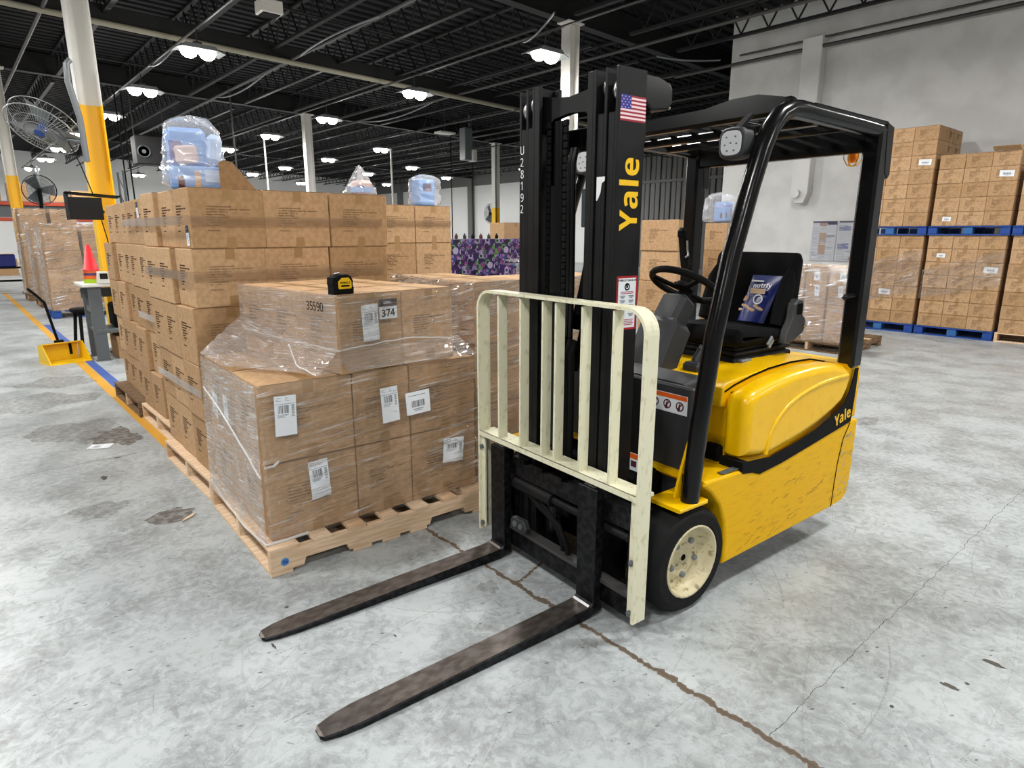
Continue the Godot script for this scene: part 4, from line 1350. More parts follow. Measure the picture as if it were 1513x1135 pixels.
# a closed carton; local origin at the middle of its base; print on the +z and -x faces
func carton_proto(w: float, h: float, d: float, tone: int, prints := 3) -> Node3D:
	var key := "c%.3f_%.3f_%.3f_%d_%d" % [w, h, d, tone, prints]
	if protos.has(key): return protos[key]
	if print_mesh == null:
		print_mesh = text(PRINT, 0.0096, false, false, 6.0, true)
		print_mesh.line_spacing = 2.0
		print_mesh.depth = 0.0004
	var o := Node3D.new()
	part(o, "body", bx(V(0, h / 2, 0), V(w, h, d), 0.005), M["board%d" % (tone % 4)])
	var g := G.new()
	var e := 0.0006
	g.bb(V(-0.022, h - 0.060, d / 2 - 0.001), V(0.030, h + e, d / 2 + e))
	g.bb(V(-0.022, h - 0.001, -d / 2), V(0.030, h + e, d / 2 + e))
	part(o, "top_tape", g, M.tape)
	g = G.new()
	g.box(V(0.006, 0.030, d / 2), V(0.052, 0.06, e * 2))
	part(o, "bottom_tape", g, M.tape)
	g = G.new()
	g.box(V(0, h + 0.0003, 0), V(w, 0.0008, 0.003) if w < d else V(0.003, 0.0008, d))
	g.box(V(0, h - 0.0005, d / 2 - 0.001), V(w * 0.98, 0.003, 0.003))
	part(o, "flap_seam", g, M.board_dark)
	var pw := print_mesh.get_aabb().size
	if prints & 1:
		var p := part(o, "printed_text", print_mesh, M.print, V(-w * 0.29, h * 0.50, d / 2 + 0.0004))
		var k := minf(w * 0.60 / pw.x, h * 0.52 / pw.y)
		p.scale = V(k, minf(k * 1.15, h * 0.55 / pw.y), 1.0)
	if prints & 2:
		var p := part(o, "printed_text", print_mesh, M.print, V(-w / 2 - 0.0004, h * 0.50, -d * 0.26), V(0, -90, 0))
		p.scale = V(minf(d * 0.58 / pw.x, 0.8), h * 0.45 / pw.y, 1.0)
	protos[key] = o
	return o

func carton(w, h, d, label: String, c: Vector3, deg := 0.0, group := "", prints := 3, tone := -1) -> Node3D:
	if tone < 0: tone = rng.randi() % 4
	return copy(carton_proto(w, h, d, tone, prints), "carton", label, c, deg, "carton", group)

var label_mats := []
func label_image(kind: int) -> StandardMaterial3D:
	while label_mats.size() <= kind: label_mats.append(null)
	if label_mats[kind]: return label_mats[kind]
	var r := RandomNumberGenerator.new()
	r.seed = 100 + kind
	var w: int = [120, 180, 90][kind]
	var h: int = [220, 140, 200][kind]
	var im := Image.create_empty(w, h, false, Image.FORMAT_RGB8)
	im.fill(Color(0.90, 0.92, 0.94))
	var ink := Color(0.33, 0.35, 0.37)
	if kind == 0:
		for q in [[8, 10], [8, 18], [8, 26], [60, 10], [60, 18], [60, 26]]: im.fill_rect(Rect2i(q[0], q[1], r.randi_range(12, 30), 3), Color(0.62, 0.65, 0.68))
		im.fill_rect(Rect2i(4, 44, 112, 2), ink)
		var x := 20
		while x < 78:
			var b := r.randi_range(1, 4)
			im.fill_rect(Rect2i(x, 52, b, 44), ink)
			x += b + r.randi_range(1, 4)
		var y := 52
		while y < 118:
			var b := r.randi_range(1, 3)
			im.fill_rect(Rect2i(94, y, 16, b), ink)
			y += b + r.randi_range(1, 3)
		for k in 3: im.fill_rect(Rect2i(16, 102 + k * 7, 62 - k * 10, 3), Color(0.55, 0.57, 0.6))
	elif kind == 1:
		im.fill_rect(Rect2i(20, 22, 130, 3), ink)
		var x := 40
		while x < 140:
			var b := r.randi_range(1, 5)
			im.fill_rect(Rect2i(x, 56, b, 40), Color(0.2, 0.2, 0.22))
			x += b + r.randi_range(1, 4)
		im.fill_rect(Rect2i(50, 106, 80, 4), ink)
		im.fill_rect(Rect2i(60, 116, 60, 3), ink)
	else:
		im.fill_rect(Rect2i(0, 0, 90, 70), Color(0.12, 0.11, 0.2))
		im.fill_rect(Rect2i(24, 26, 40, 10), Color(0.5, 0.5, 0.6))
		for k in 5: im.fill_rect(Rect2i(28 + (k % 2) * 14, 86 + k * 20, 24, 7), Color(0.3, 0.32, 0.5))
	var m := StandardMaterial3D.new()
	m.resource_name = "label_print%d" % kind
	m.albedo_texture = ImageTexture.create_from_image(im)
	m.roughness = 0.5
	label_mats[kind] = m
	return m

# a paper label: on a face looking to +z (dir 0) or to -x (dir 1); centre c, size w x h, tilted by deg
func label(parent: Node, kind: int, c: Vector3, w: float, h: float, dir := 0, deg := 0.0, nm := "shipping_label"):
	var g := G.new()
	g.card(V(-w / 2, -h / 2, 0), V(w / 2, -h / 2, 0), V(w / 2, h / 2, 0), V(-w / 2, h / 2, 0))
	part(parent, nm, g, label_image(kind), c, V(0, 0 if dir == 0 else -90, deg))

func film_sheet(a: Vector3, b: Vector3, c: Vector3, d: Vector3, out: Vector3, seed_: int, amp := 0.006, nu := 40, nv := 30) -> G:
	# a: lower left, b: lower right, c: upper right, d: upper left; wrinkles run mostly sideways
	var f := FastNoiseLite.new()
	f.seed = seed_
	f.frequency = 1.0
	f.fractal_octaves = 3
	var rows := []
	for j in nv + 1:
		var row := []
		var v := float(j) / nv
		for i in nu + 1:
			var u := float(i) / nu
			var p := a.lerp(b, u).lerp(d.lerp(c, u), v)
			var e := pow(1.0 - absf(f.get_noise_2d(u * 1.6 + v * 2.0, v * 10.0 - u * 2.4)), 3.0)
			e *= 0.5 + 0.5 * f.get_noise_2d(u * 3.0 + 50.0, v * 3.0)
			row.append(p + out * (0.004 + amp * maxf(0.0, e)))
		rows.append(row)
	var g := G.new()
	g.sheet(rows)
	return g

# two windings of film: milky inner one, glossy outer one
func film(parent: Node, nm: String, g: G, k: int):
	var m := g.mesh()
	var inner := part(parent, nm, m, M["film%d" % k])
	var o := G.new()
	o.u = g.u
	o.n = g.n
	for i in g.v.size(): o.v.append(g.v[i] + g.n[i] * 0.0015)
	part(inner, "outer_winding", o, M["film_gloss%d" % k])

# =============================================================== the wrapped load in front
const NEAR := Vector3(0.901, 0, -2.69)
const NEAR_TURN := -2.8
func near_w(p: Vector3) -> Vector3: return NEAR + p.rotated(Vector3.UP, deg_to_rad(NEAR_TURN))

func near_load():
	pallet("new", "pale wooden pallet under the film-wrapped load in front, round blue tag on its corner", near_w(V(0.6095, 0, -0.508)), NEAR_TURN)
	var pal := get_child(get_child_count() - 1)
	var dg := G.new()
	dg.x = Transform3D(Basis(V(1, 0, 0), V(0, 0, 1), V(0, -1, 0)), V(-0.545, 0.062, 0.509))
	dg.lathe([[0.019, -0.001], [0.019, 0.001], [0.0, 0.001]], 20)
	var dot := part(pal, "round_tag", dg, mat("tag_blue", Color(0.30, 0.55, 0.78), 0.5))
	part(dot, "number", text("36", 0.018, true), M.royal, V(-0.545, 0.062, 0.5102))
	var xs := [[0.04, 0.475], [0.48, 0.785], [0.79, 1.195]]
	var zs := [[-0.48, -0.08], [-1.005, -0.486]]
	for L in 2:
		for k in 2:
			for i in 3:
				var w: float = xs[i][1] - xs[i][0]
				var d: float = zs[k][1] - zs[k][0]
				var c := carton(w, 0.370, d, "wrapped carton of the front load, %s layer, %s from left, %s row" % [["bottom", "middle"][L], ORD[i], ["front", "back"][k]], near_w(V((xs[i][0] + xs[i][1]) / 2, 0.1365 + L * 0.372, (zs[k][0] + zs[k][1]) / 2)), NEAR_TURN, "cartons of the front load", 3, [2, 0, 1, 3][(i + k + L) % 4])
				if k == 0:
					var q := 0.024 + d / 2
					if L == 1 and i == 0: label(c, 0, V(-0.115, 0.225, q), 0.098, 0.185, 0, -2)
					if L == 0 and i == 0: label(c, 0, V(0.02, 0.262, q), 0.095, 0.19, 0, 3)
					if L == 1 and i == 1: label(c, 0, V(0.03, 0.19, q), 0.095, 0.18, 0, 3)
					if L == 1 and i == 2: label(c, 1, V(-0.17, 0.175, q), 0.14, 0.12, 0, 3)
					if L == 0 and i == 2: label(c, 0, V(0.04, 0.245, q), 0.13, 0.135, 0, -4)
				elif L == 1 and i == 0:
					label(c, 0, V(-w / 2 - 0.022, 0.145, -0.04), 0.10, 0.13, 1, -12)
					label(c, 0, V(-w / 2 - 0.022, 0.165, 0.17), 0.075, 0.14, 1, -3)
	# top tier, turned a little on the layer below
	var T := near_w(V(0.415, 0.881, -0.05))
	var turn := NEAR_TURN + 8.3
	var tw := func(p: Vector3): return T + p.rotated(Vector3.UP, deg_to_rad(turn))
	var tx := [[0.0, 0.36], [0.364, 0.70]]
	var tz := [[-0.325, 0.0], [-0.665, -0.33], [-0.985, -0.67]]
	for k in 3:
		for i in 2:
			var c := carton(tx[i][1] - tx[i][0], 0.374, tz[k][1] - tz[k][0], "wrapped carton in the turned top tier of the front load, %s %s" % [["front", "middle", "back"][k], ["left", "right"][i]], tw.call(V((tx[i][0] + tx[i][1]) / 2, 0, (tz[k][0] + tz[k][1]) / 2)), turn, "cartons of the front load", 3, [1, 2, 0][(k + i) % 3])
			if k == 0 and i == 0:
				label(c, 0, V(-0.015, 0.235, 0.178), 0.092, 0.175, 0, 2)
				var tagp := part(c, "number_tag", bx(V(0.09, 0.275, 0.179), V(0.105, 0.06, 0.001)), M.paper, Vector3.ZERO, V(0, 0, 0))
				part(tagp, "tag_header", bx(V(0.09, 0.323, 0.179), V(0.105, 0.036, 0.0012)), mat("tag_dark", Color(0.09, 0.08, 0.13), 0.5))
				part(tagp, "header_text", text("AZNU...", 0.012, true, false, 3), M.paper, V(0.09, 0.324, 0.180))
				part(tagp, "marker_number", text("374", 0.036, true, false, 2), M.deep_black, V(0.088, 0.274, 0.1798), V(0, 0, 3))
				part(c, "marker_number", text("35590", 0.042, false, false, 2), M.deep_black, V(-0.208, 0.315, 0.01), V(0, -90, 0))
	# the film
	var f := thing("stretch_film", "clear stretch film wound round the front load, bunched under its top tier", "stretch film", NEAR, NEAR_TURN)
	film(f, "front_sheet", film_sheet(V(0.022, 0.137, -0.062), V(1.21, 0.137, -0.062), V(1.21, 0.885, -0.066), V(0.024, 0.885, -0.066), V(0, 0, 1), 1, 0.007, 60, 40), 0)
	film(f, "side_sheet", film_sheet(V(0.004, 0.115, -1.014), V(0.012, 0.115, -0.05), V(0.026, 0.885, -0.066), V(0.026, 0.885, -1.012), V(-1, 0, 0), 2, 0.007, 50, 40), 1)
	# drape from the top tier down to the rim of the layer below
	var loc := func(p: Vector3): return V(0.415, 0.881, -0.05) + p.rotated(Vector3.UP, deg_to_rad(8.3))
	film(f, "front_drape", film_sheet(V(0.30, 0.890, -0.062), V(1.20, 0.890, -0.062), loc.call(V(0.72, 0.11, 0.012)), loc.call(V(-0.012, 0.12, 0.012)), V(0, 0.4, 0.9), 3, 0.012, 40, 14), 1)
	film(f, "corner_drape", film_sheet(V(0.022, 0.890, -0.55), V(0.32, 0.890, -0.062), loc.call(V(-0.012, 0.12, 0.012)), loc.call(V(-0.012, 0.12, -0.50)), V(-0.4, 0.8, 0.3), 4, 0.02, 30, 16), 1)
	film(f, "side_drape", film_sheet(V(0.022, 0.888, -1.0), V(0.022, 0.890, -0.55), loc.call(V(-0.012, 0.12, -0.50)), loc.call(V(-0.012, 0.20, -0.99)), V(-0.4, 0.8, 0.2), 5, 0.02, 24, 14), 1)
	film(f, "top_front_sheet", film_sheet(loc.call(V(-0.012, 0.11, 0.012)), loc.call(V(0.72, 0.11, 0.012)), loc.call(V(0.72, 0.378, 0.012)), loc.call(V(-0.012, 0.378, 0.012)), V(0.14, 0, 0.99), 6, 0.006, 40, 20), 0)
	film(f, "top_side_sheet", film_sheet(loc.call(V(-0.012, 0.11, -0.99)), loc.call(V(-0.012, 0.11, 0.012)), loc.call(V(-0.012, 0.378, 0.012)), loc.call(V(-0.012, 0.378, -0.99)), V(-0.99, 0, 0.14), 7, 0.007, 40, 20), 1)
	# ropes of gathered film
	var g := G.new()
	var rope := func(p: Array, r: float):
		var q := []
		for k in p.size() - 1:
			for s in 6: q.append(p[k].lerp(p[k + 1], s / 6.0) + V(0, rng.randf_range(-0.003, 0.003), 0))
		q.append(p[-1])
		g.tube(q, r, 6)
	rope.call([V(0.014, 0.71, -0.98), V(0.010, 0.66, -0.70), V(0.008, 0.56, -0.35), V(0.012, 0.46, -0.07)], 0.005)
	rope.call([V(0.008, 0.165, -1.02), V(0.004, 0.125, -0.7), V(0.0, 0.12, -0.35), V(0.006, 0.140, -0.05), V(0.2, 0.146, -0.052)], 0.008)
	rope.call([loc.call(V(-0.018, 0.13, -0.95)), loc.call(V(-0.018, 0.12, -0.5)), loc.call(V(-0.016, 0.12, 0.016)), loc.call(V(0.36, 0.14, 0.02)), loc.call(V(0.7, 0.10, 0.02))], 0.004)
	rope.call([V(0.034, 0.506, -0.066), V(0.07, 0.506, -0.060), V(0.095, 0.529, -0.056)], 0.006)
	rope.call([V(0.30, 0.895, -0.065), V(0.25, 0.93, -0.17), V(0.31, 0.99, -0.43)], 0.004)
	var rm := mat("film_rope", Color(0.93, 0.93, 0.93, 0.55), 0.15, 0, 0.8)
	rm.transparency = BaseMaterial3D.TRANSPARENCY_ALPHA
	part(f, "film_rope", g, rm)
	# tape measure on top
	var m := thing("tape_measure", "black and yellow tape measure standing on the top tier of the front load", "tape measure", tw.call(V(0.055, 0.3755, -0.05)), turn)
	g = G.new()
	g.prism(P2([-0.055, 0, 0.055, 0, 0.057, 0.03, 0.052, 0.035, 0.054, 0.06, 0.045, 0.08, 0.028, 0.090, -0.02, 0.090, -0.040, 0.080, -0.055, 0.078, -0.058, 0.05, -0.054, 0.03]), -0.026, 0.026, 0.006, 2)
	part(m, "case", g, M.black_matt)
	g = G.new()
	g.prism(P2([-0.024, 0.024, 0.038, 0.024, 0.042, 0.03, 0.042, 0.058, 0.028, 0.075, -0.008, 0.075, -0.028, 0.058, -0.028, 0.03]), 0.024, 0.0285, 0.001, 1)
	var face := part(m, "yellow_face", g, M.text_yellow)
	part(face, "maker_name", text("DEWALT", 0.0105, true, false, 3), M.deep_black, V(0.007, 0.052, 0.029))
	part(face, "print_block", bx(V(0.008, 0.038, 0.0287), V(0.044, 0.008, 0.0006)), M.deep_black)
	g = G.new()
	g.bar(V(-0.03, 0.092, 0), V(0.0, 0.095, 0), 0.016, 0.008, V(0, 0, 1), 0.003)
	part(m, "lock_button", g, M.bright_steel)

func second_load():
	# the next pallet behind the load backrest
	var lw := func(p: Vector3): return near_w(V(1.37, 0, -0.31) + p)
	pallet("new", "pale wooden pallet seen through the load backrest of the truck", lw.call(V(0.6095, 0, -0.508)), NEAR_TURN)
	for L in 3:
		for i in 3:
			for k in 2:
				if k == 1 and i > 0: continue
				var c := carton(0.39, 0.370, 0.47, "wrapped carton behind the load backrest, %s tier, %s from left, %s row" % [["bottom", "middle", "top"][L], ORD[i], ["front", "back"][k]], lw.call(V(0.20 + i * 0.40, 0.136 + L * 0.373, -0.255 - k * 0.48)), NEAR_TURN, "cartons behind the backrest", 3)
				if L == 2 and k == 0 and i == 1: label(c, 0, V(-0.12, 0.19, 0.25), 0.09, 0.18, 0, 3)
				if L == 2 and k == 0 and i == 0: label(c, 0, V(-0.215, 0.20, -0.05), 0.12, 0.2, 1, -6)
	var f := thing("stretch_film", "clear stretch film round the load behind the truck's backrest", "stretch film", lw.call(Vector3.ZERO), NEAR_TURN)
	film(f, "front_sheet", film_sheet(V(-0.01, 0.12, -0.004), V(1.22, 0.12, -0.004), V(1.22, 1.26, -0.004), V(-0.01, 1.26, -0.004), V(0, 0, 1), 11, 0.012, 40, 40), 1)
	film(f, "side_sheet", film_sheet(V(-0.006, 0.12, -1.0), V(-0.006, 0.12, 0.0), V(-0.006, 1.26, 0.0), V(-0.006, 1.26, -1.0), V(-1, 0, 0), 12, 0.012, 30, 40), 1)

# =============================================================== tall unwrapped stacks on the left
func tall_stacks():
	var w := 0.405
	var h := 0.327
	var d := 0.325
	var sets := [[0.96, -4.78, 1.005, -3.84, "new", "nearest"], [1.07, -5.99, 1.11, -4.97, "new", "second"], [1.05, -7.03, 1.14, -6.0, "old", "farthest"]]
	for s in sets.size():
		var q: Array = sets[s]
		pallet(q[4], "wooden pallet under the %s tall stack along the yellow floor line" % q[5], V(q[0] + 0.6095, 0, q[1] + 0.508 + (0.02 if s == 0 else 0.0)), 0.0)
		for r in 5:
			for k in 3:
				for i in 3:
					if i > 0 and (k > 0 or s > 0): continue
					var p := V(q[2] + w / 2 + i * (w + 0.010) + rng.randf_range(-0.003, 0.003) + (0.02 if r == 4 else 0.0), 0.1365 + r * (h + 0.001), q[3] - d / 2 - k * (d + 0.008))
					if i == 0: p.x += [0.0, 0.015, -0.012, 0.008, -0.015][(r * 2 + k * 3 + s) % 5]
					var c := carton(w, h, d, "carton of the %s tall stack, %s row from top, %s from %s" % [q[5], ORD[4 - r], ORD[k if i == 0 else i], "near corner" if i == 0 else "front left corner"], p, rng.randf_range(-0.4, 0.4), "cartons of the tall stacks", 3)
					if r == 4 and s == 0 and k == 0 and i == 0: label(c, 2, V(-w / 2 - 0.002, 0.07, 0.09), 0.05, 0.11, 1, 3)
					if r == 4 and s == 1 and k == 1: label(c, 2, V(-w / 2 - 0.002, 0.25, 0.02), 0.06, 0.11, 1, 2)
	# clear tape pulled round the rows
	for q in [[1.60, 0.985, -3.83, 1.2, "top"], [1.30, 0.985, -3.83, 1.2, "second"], [0.63, 0.985, -3.83, 0.0, "fourth"]]:
		var tp := thing("tape_band", "band of clear tape round the %s row of the nearest tall stack" % q[4], "tape")
		part(tp, "side_run", bx(V(q[1], q[0], q[2] - 0.48), V(0.0006, 0.05, 0.98)), M.clear_tape)
		if q[3] > 0: part(tp, "front_run", bx(V(q[1] + q[3] / 2 + 0.01, q[0], q[2] + 0.010), V(q[3] + 0.02, 0.05, 0.0006)), M.clear_tape)
	for q in [[1.61, 1.100, -5.45, 0.9, "top row of the second tall stack"], [0.92, 1.095, -5.4, 0.6, "third row of the second tall stack"]]:
		solo("tape_band", bx(V(q[1] - 0.012, q[0], q[2]), V(0.0006, 0.05, q[3])), M.clear_tape, "strip of clear tape across the " + q[4], "tape")
	# rank behind, right of the near stack
	pallet("new", "wooden pallet under the rank of cartons behind the tape measure", V(3.02, 0, -5.5))
	for r in 5:
		for i in 3:
			carton(0.39, h, d, "carton of the rank behind the tape measure, %s row down, %s from left" % [ORD[4 - r], ORD[i]], V(2.63 + i * 0.394, 0.1365 + r * (h + 0.001), -5.16), rng.randf_range(-0.2, 0.2), "cartons of the rank behind", 1)
	var g2 := G.new()
	g2.box(V(3.03, 1.62, -4.992), V(1.2, 0.05, 0.0006))
	solo("tape_band", g2, M.clear_tape, "band of clear tape across the top row of the rank behind", "tape")
	# raised flap of the open carton on the near stack
	g2 = G.new()
	g2.prism(P2([0, 0, 0.24, 0, 0.17, 0.07, 0.085, 0.16, 0.03, 0.165, 0, 0.15]), -0.003, 0.003)
	solo("carton_flap", g2, M.board_dark, "raised flap of an open carton beside the bagged goods on the near tall stack", "carton flap", V(1.27, 1.779, -4.02), 14)

# =============================================================== double-height stacks by the right wall
func wall_stacks():
	var d := 0.322
	var st := [[-4.34, 7, 7, "left"], [-3.30, 7, 5, "middle"], [-2.26, 7, 4, "right"]]
	for s in st.size():
		var q: Array = st[s]
		var z0: float = q[0]
		for lv in 2:
			var y: float = 0.0 if lv == 0 else 1.505
			var kind := "blue" if s < 2 or lv == 1 else "new"
			pallet(kind, "%s pallet under the %s %s stack by the white wall" % ["blue" if kind == "blue" else "pale wooden", ["lower", "upper"][lv], q[3]], V(11.3 + 0.6095, y, z0 + 0.49))
			var hh := 0.1945 if lv == 0 else (0.207 if s == 0 else 0.202)
			var shift := 0.0 if lv == 0 else 0.0
			for r in q[1 + lv]:
				for k in 3:
					var jx := rng.randf_range(0.0, 0.014)
					carton(d, hh, 0.40, "carton by the white wall, %s %s stack, %s row up, %s from left" % [["lower", "upper"][lv], q[3], ORD[r], ORD[k]], V(11.52 + jx, y + 0.136 + r * (hh + 0.001), z0 + 0.165 + k * (d + 0.003) + shift + rng.randf_range(-0.001, 0.001)), -90.0, "cartons by the right wall", 1)
					var c := get_child(get_child_count() - 1)
					for lb in [[0, 0, 2, 1, 1], [0, 1, 4, 2, 1], [0, 1, 0, 0, 2], [1, 1, 3, 2, 1], [1, 1, 0, 0, 2], [1, 0, 4, 2, 1], [1, 0, 5, 0, 2], [2, 0, 3, 2, 1], [2, 0, 6, 1, 1]]:
						if lb[0] == s and lb[1] == lv and lb[2] == r and lb[3] == k:
							label(c, 1, V(0.03, hh * 0.5, 0.202), 0.17 if lb[4] == 1 else 0.11, 0.085 if lb[4] == 1 else 0.06, 0, -3)
				if lv == 1 and s == 0 and r > 2:
					for x in 2: carton(0.36, hh, d, "carton on the side of the upper left wall stack, %s row up, %s behind corner" % [ORD[r], ORD[x]], V(11.915 + x * 0.365, y + 0.136 + r * (hh + 0.001), z0 + 0.165 + 2 * (d + 0.003) + rng.randf_range(-0.001, 0.0)), 0.0, "cartons by the right wall", 1)
	var g := G.new()
	g.bar(V(0, 0, 0), V(-0.12, 0.05, 0), 0.31, 0.004)
	g.bar(V(0.40, 0, 0), V(0.50, 0.11, 0), 0.31, 0.004)
	solo("carton_flap", g, M.board2, "open flaps of the corner carton on the upper middle stack by the wall", "carton flap", V(11.33, 2.662, -2.49))
	for q in [[0.40, 1.21, "lower left", -3.85], [0.55, 1.2, "lower middle", -2.81]]:
		var f := thing("stretch_film", "loose band of clear film across the %s stack by the wall" % q[2], "stretch film", V(11.29, 0, q[3]))
		film(f, "sheet", film_sheet(V(0, q[0], -0.5), V(0, q[0] + 0.25, 0.5), V(0, q[1] + 0.1, 0.5), V(0, q[1] - 0.2, -0.5), V(-1, 0, 0), 20, 0.01, 30, 20), 0)

# =============================================================== stacks between the truck and the walls
func middle_stacks():
	for r in 5: carton(0.34, 0.334, 0.50, "printed carton in the pile between mast and steering wheel, %s from top" % ORD[4 - r], V(6.17 + (0.015 if r % 2 else 0.0), 0.0 + r * 0.336, -4.38), 0, "cartons of the pile behind the steering wheel")
	carton(0.34, 0.30, 0.48, "brown carton topping the pile behind the mast, set back on the pile", V(6.55, 1.345, -4.6), 2)
	for r in 4: carton(0.34, 0.334, 0.48, "carton set back behind the pile by the steering wheel, %s from top" % ORD[3 - r], V(6.55, r * 0.336, -4.6), 2, "cartons of the pile behind the steering wheel")
	for r in 5: carton(0.32, 0.33, 0.30, "carton in the slim pile left of the seat back, %s from top" % ORD[4 - r], V(7.45, r * 0.332, -4.47), 0, "cartons of the slim pile")
	# wrapped pallet behind the seat
	var bz := V(8.6, 0, -3.75)
	pallet("old", "worn wooden pallet under the wrapped boxes behind the seat", bz + V(0.55, 0, 0))
	for r in 2:
		for k in 3:
			var c := carton(0.36, 0.49, 0.27, "tall wrapped brown box behind the seat, %s tier, %s from the left" % [["lower", "upper"][r], ORD[k]], bz + V(0.18, 0.136 + r * 0.495, -0.28 + k * 0.30), 0, "wrapped boxes behind the seat", 0)
			if r == 1: 
				label(c, 1, V(-0.184, 0.36, -0.03 + 0.03 * k), 0.07, 0.11, 1, 3)
				label(c, 0, V(-0.184, 0.17, 0.02), 0.06, 0.15, 1, 2)
	var f := thing("stretch_film", "clear film round the wrapped boxes behind the seat", "stretch film", bz)
	film(f, "sheet", film_sheet(V(-0.012, 0.1, -0.44), V(-0.012, 0.1, 0.48), V(-0.012, 1.14, 0.48), V(-0.012, 1.14, -0.44), V(-1, 0, 0), 30, 0.015, 24, 24), 1)
	# bright printed toy boxes far between stack and mast
	var toys := [toy_material(1), toy_material(2), toy_material(3)]
	var n := 0
	for r in 6:
		for k in 6:
			var g := bx(V(0, 0.11, 0), V(0.31, 0.218, 0.25), 0.004)
			solo("toy_box", g, toys[(r + k * 2) % 3], "purple printed box in the pile left of the mast, %s row up, %s from left" % [ORD[r], ORD[k]], "box", V(5.42 + k * 0.315, 0.14 + r * 0.2195, -7.6), 0, "printed boxes left of the mast")
	pallet("old", "worn pallet under the bright printed boxes left of the mast", V(5.9, 0, -7.75))
	for r in 5: carton(0.50, 0.34, 0.36, "plain brown carton in the pile just left of the mast, %s from the top" % ORD[4 - r], V(7.1, r * 0.341, -8.2), 0, "plain cartons left of the mast", 0)
	for k in 3:
		for r in 4: solo("toy_box", bx(V(0, 0.14, 0), V(0.36, 0.279, 0.32), 0.004), toys[(k + r) % 3], "bright printed box under film beside the mast, %s row up, %s from left" % [ORD[r], ORD[k]], "box", V(6.0 + k * 0.365, r * 0.2805, -6.75), 0, "printed boxes under film")
	f = thing("stretch_film", "loose clear film over the bright printed boxes by the mast", "stretch film", V(6.36, 0, -6.75))
	film(f, "front_sheet", film_sheet(V(-0.56, 0.2, 0.18), V(0.56, 0.2, 0.18), V(0.54, 1.14, 0.17), V(-0.54, 1.14, 0.17), V(0, 0, 1), 31, 0.03, 24, 24), 1)
	film(f, "top_sheet", film_sheet(V(-0.55, 1.14, 0.17), V(0.55, 1.14, 0.17), V(0.5, 1.22, -0.16), V(-0.5, 1.16, -0.16), V(0, 1, 0), 32, 0.03, 24, 12), 1)
	for k in 7:
		var b := G.new()
		b.lathe([[0.0, 0.0], [0.025, 0.0], [0.025, 0.045], [0.010, 0.06], [0.010, 0.075], [0.0, 0.075]], 10)
		solo("small_bottle", b, [M.black_matt, M.maroon, M.black_plastic][k % 3], "small dark bottle standing on the printed boxes, %s from the left" % ORD[k], "bottle", V(5.40 + k * 0.15, 1.4575, -7.55), 0, "small bottles on the printed boxes")

func toy_material(s: int) -> StandardMaterial3D:
	var r := RandomNumberGenerator.new()
	r.seed = s * 7
	var im := Image.create_empty(128, 128, false, Image.FORMAT_RGB8)
	im.fill(Color(0.16, 0.10, 0.28))
	var cs := [Color(0.32, 0.52, 0.24), Color(0.46, 0.20, 0.42), Color(0.20, 0.22, 0.42), Color(0.42, 0.58, 0.42), Color(0.50, 0.40, 0.58), Color(0.11, 0.08, 0.18), Color(0.62, 0.58, 0.68)]
	for k in 44:
		var c := Vector2(r.randf() * 128, r.randf() * 128)
		var q := r.randf_range(3, 17)
		var col: Color = cs[r.randi() % 7]
		for j in range(int(c.y - q), int(c.y + q)):
			for i in range(int(c.x - q), int(c.x + q)):
				var dd := Vector2(i, j).distance_to(c)
				if dd < q and dd > q * (0.0 if k % 2 else 0.55): im.set_pixel(posmod(i, 128), posmod(j, 128), col)
	var m := StandardMaterial3D.new()
	m.resource_name = "toy_print%d" % s
	m.albedo_texture = ImageTexture.create_from_image(im)
	m.uv1_triplanar = true
	m.uv1_scale = V(2.6, 2.6, 2.6)
	m.roughness = 0.4
	return m

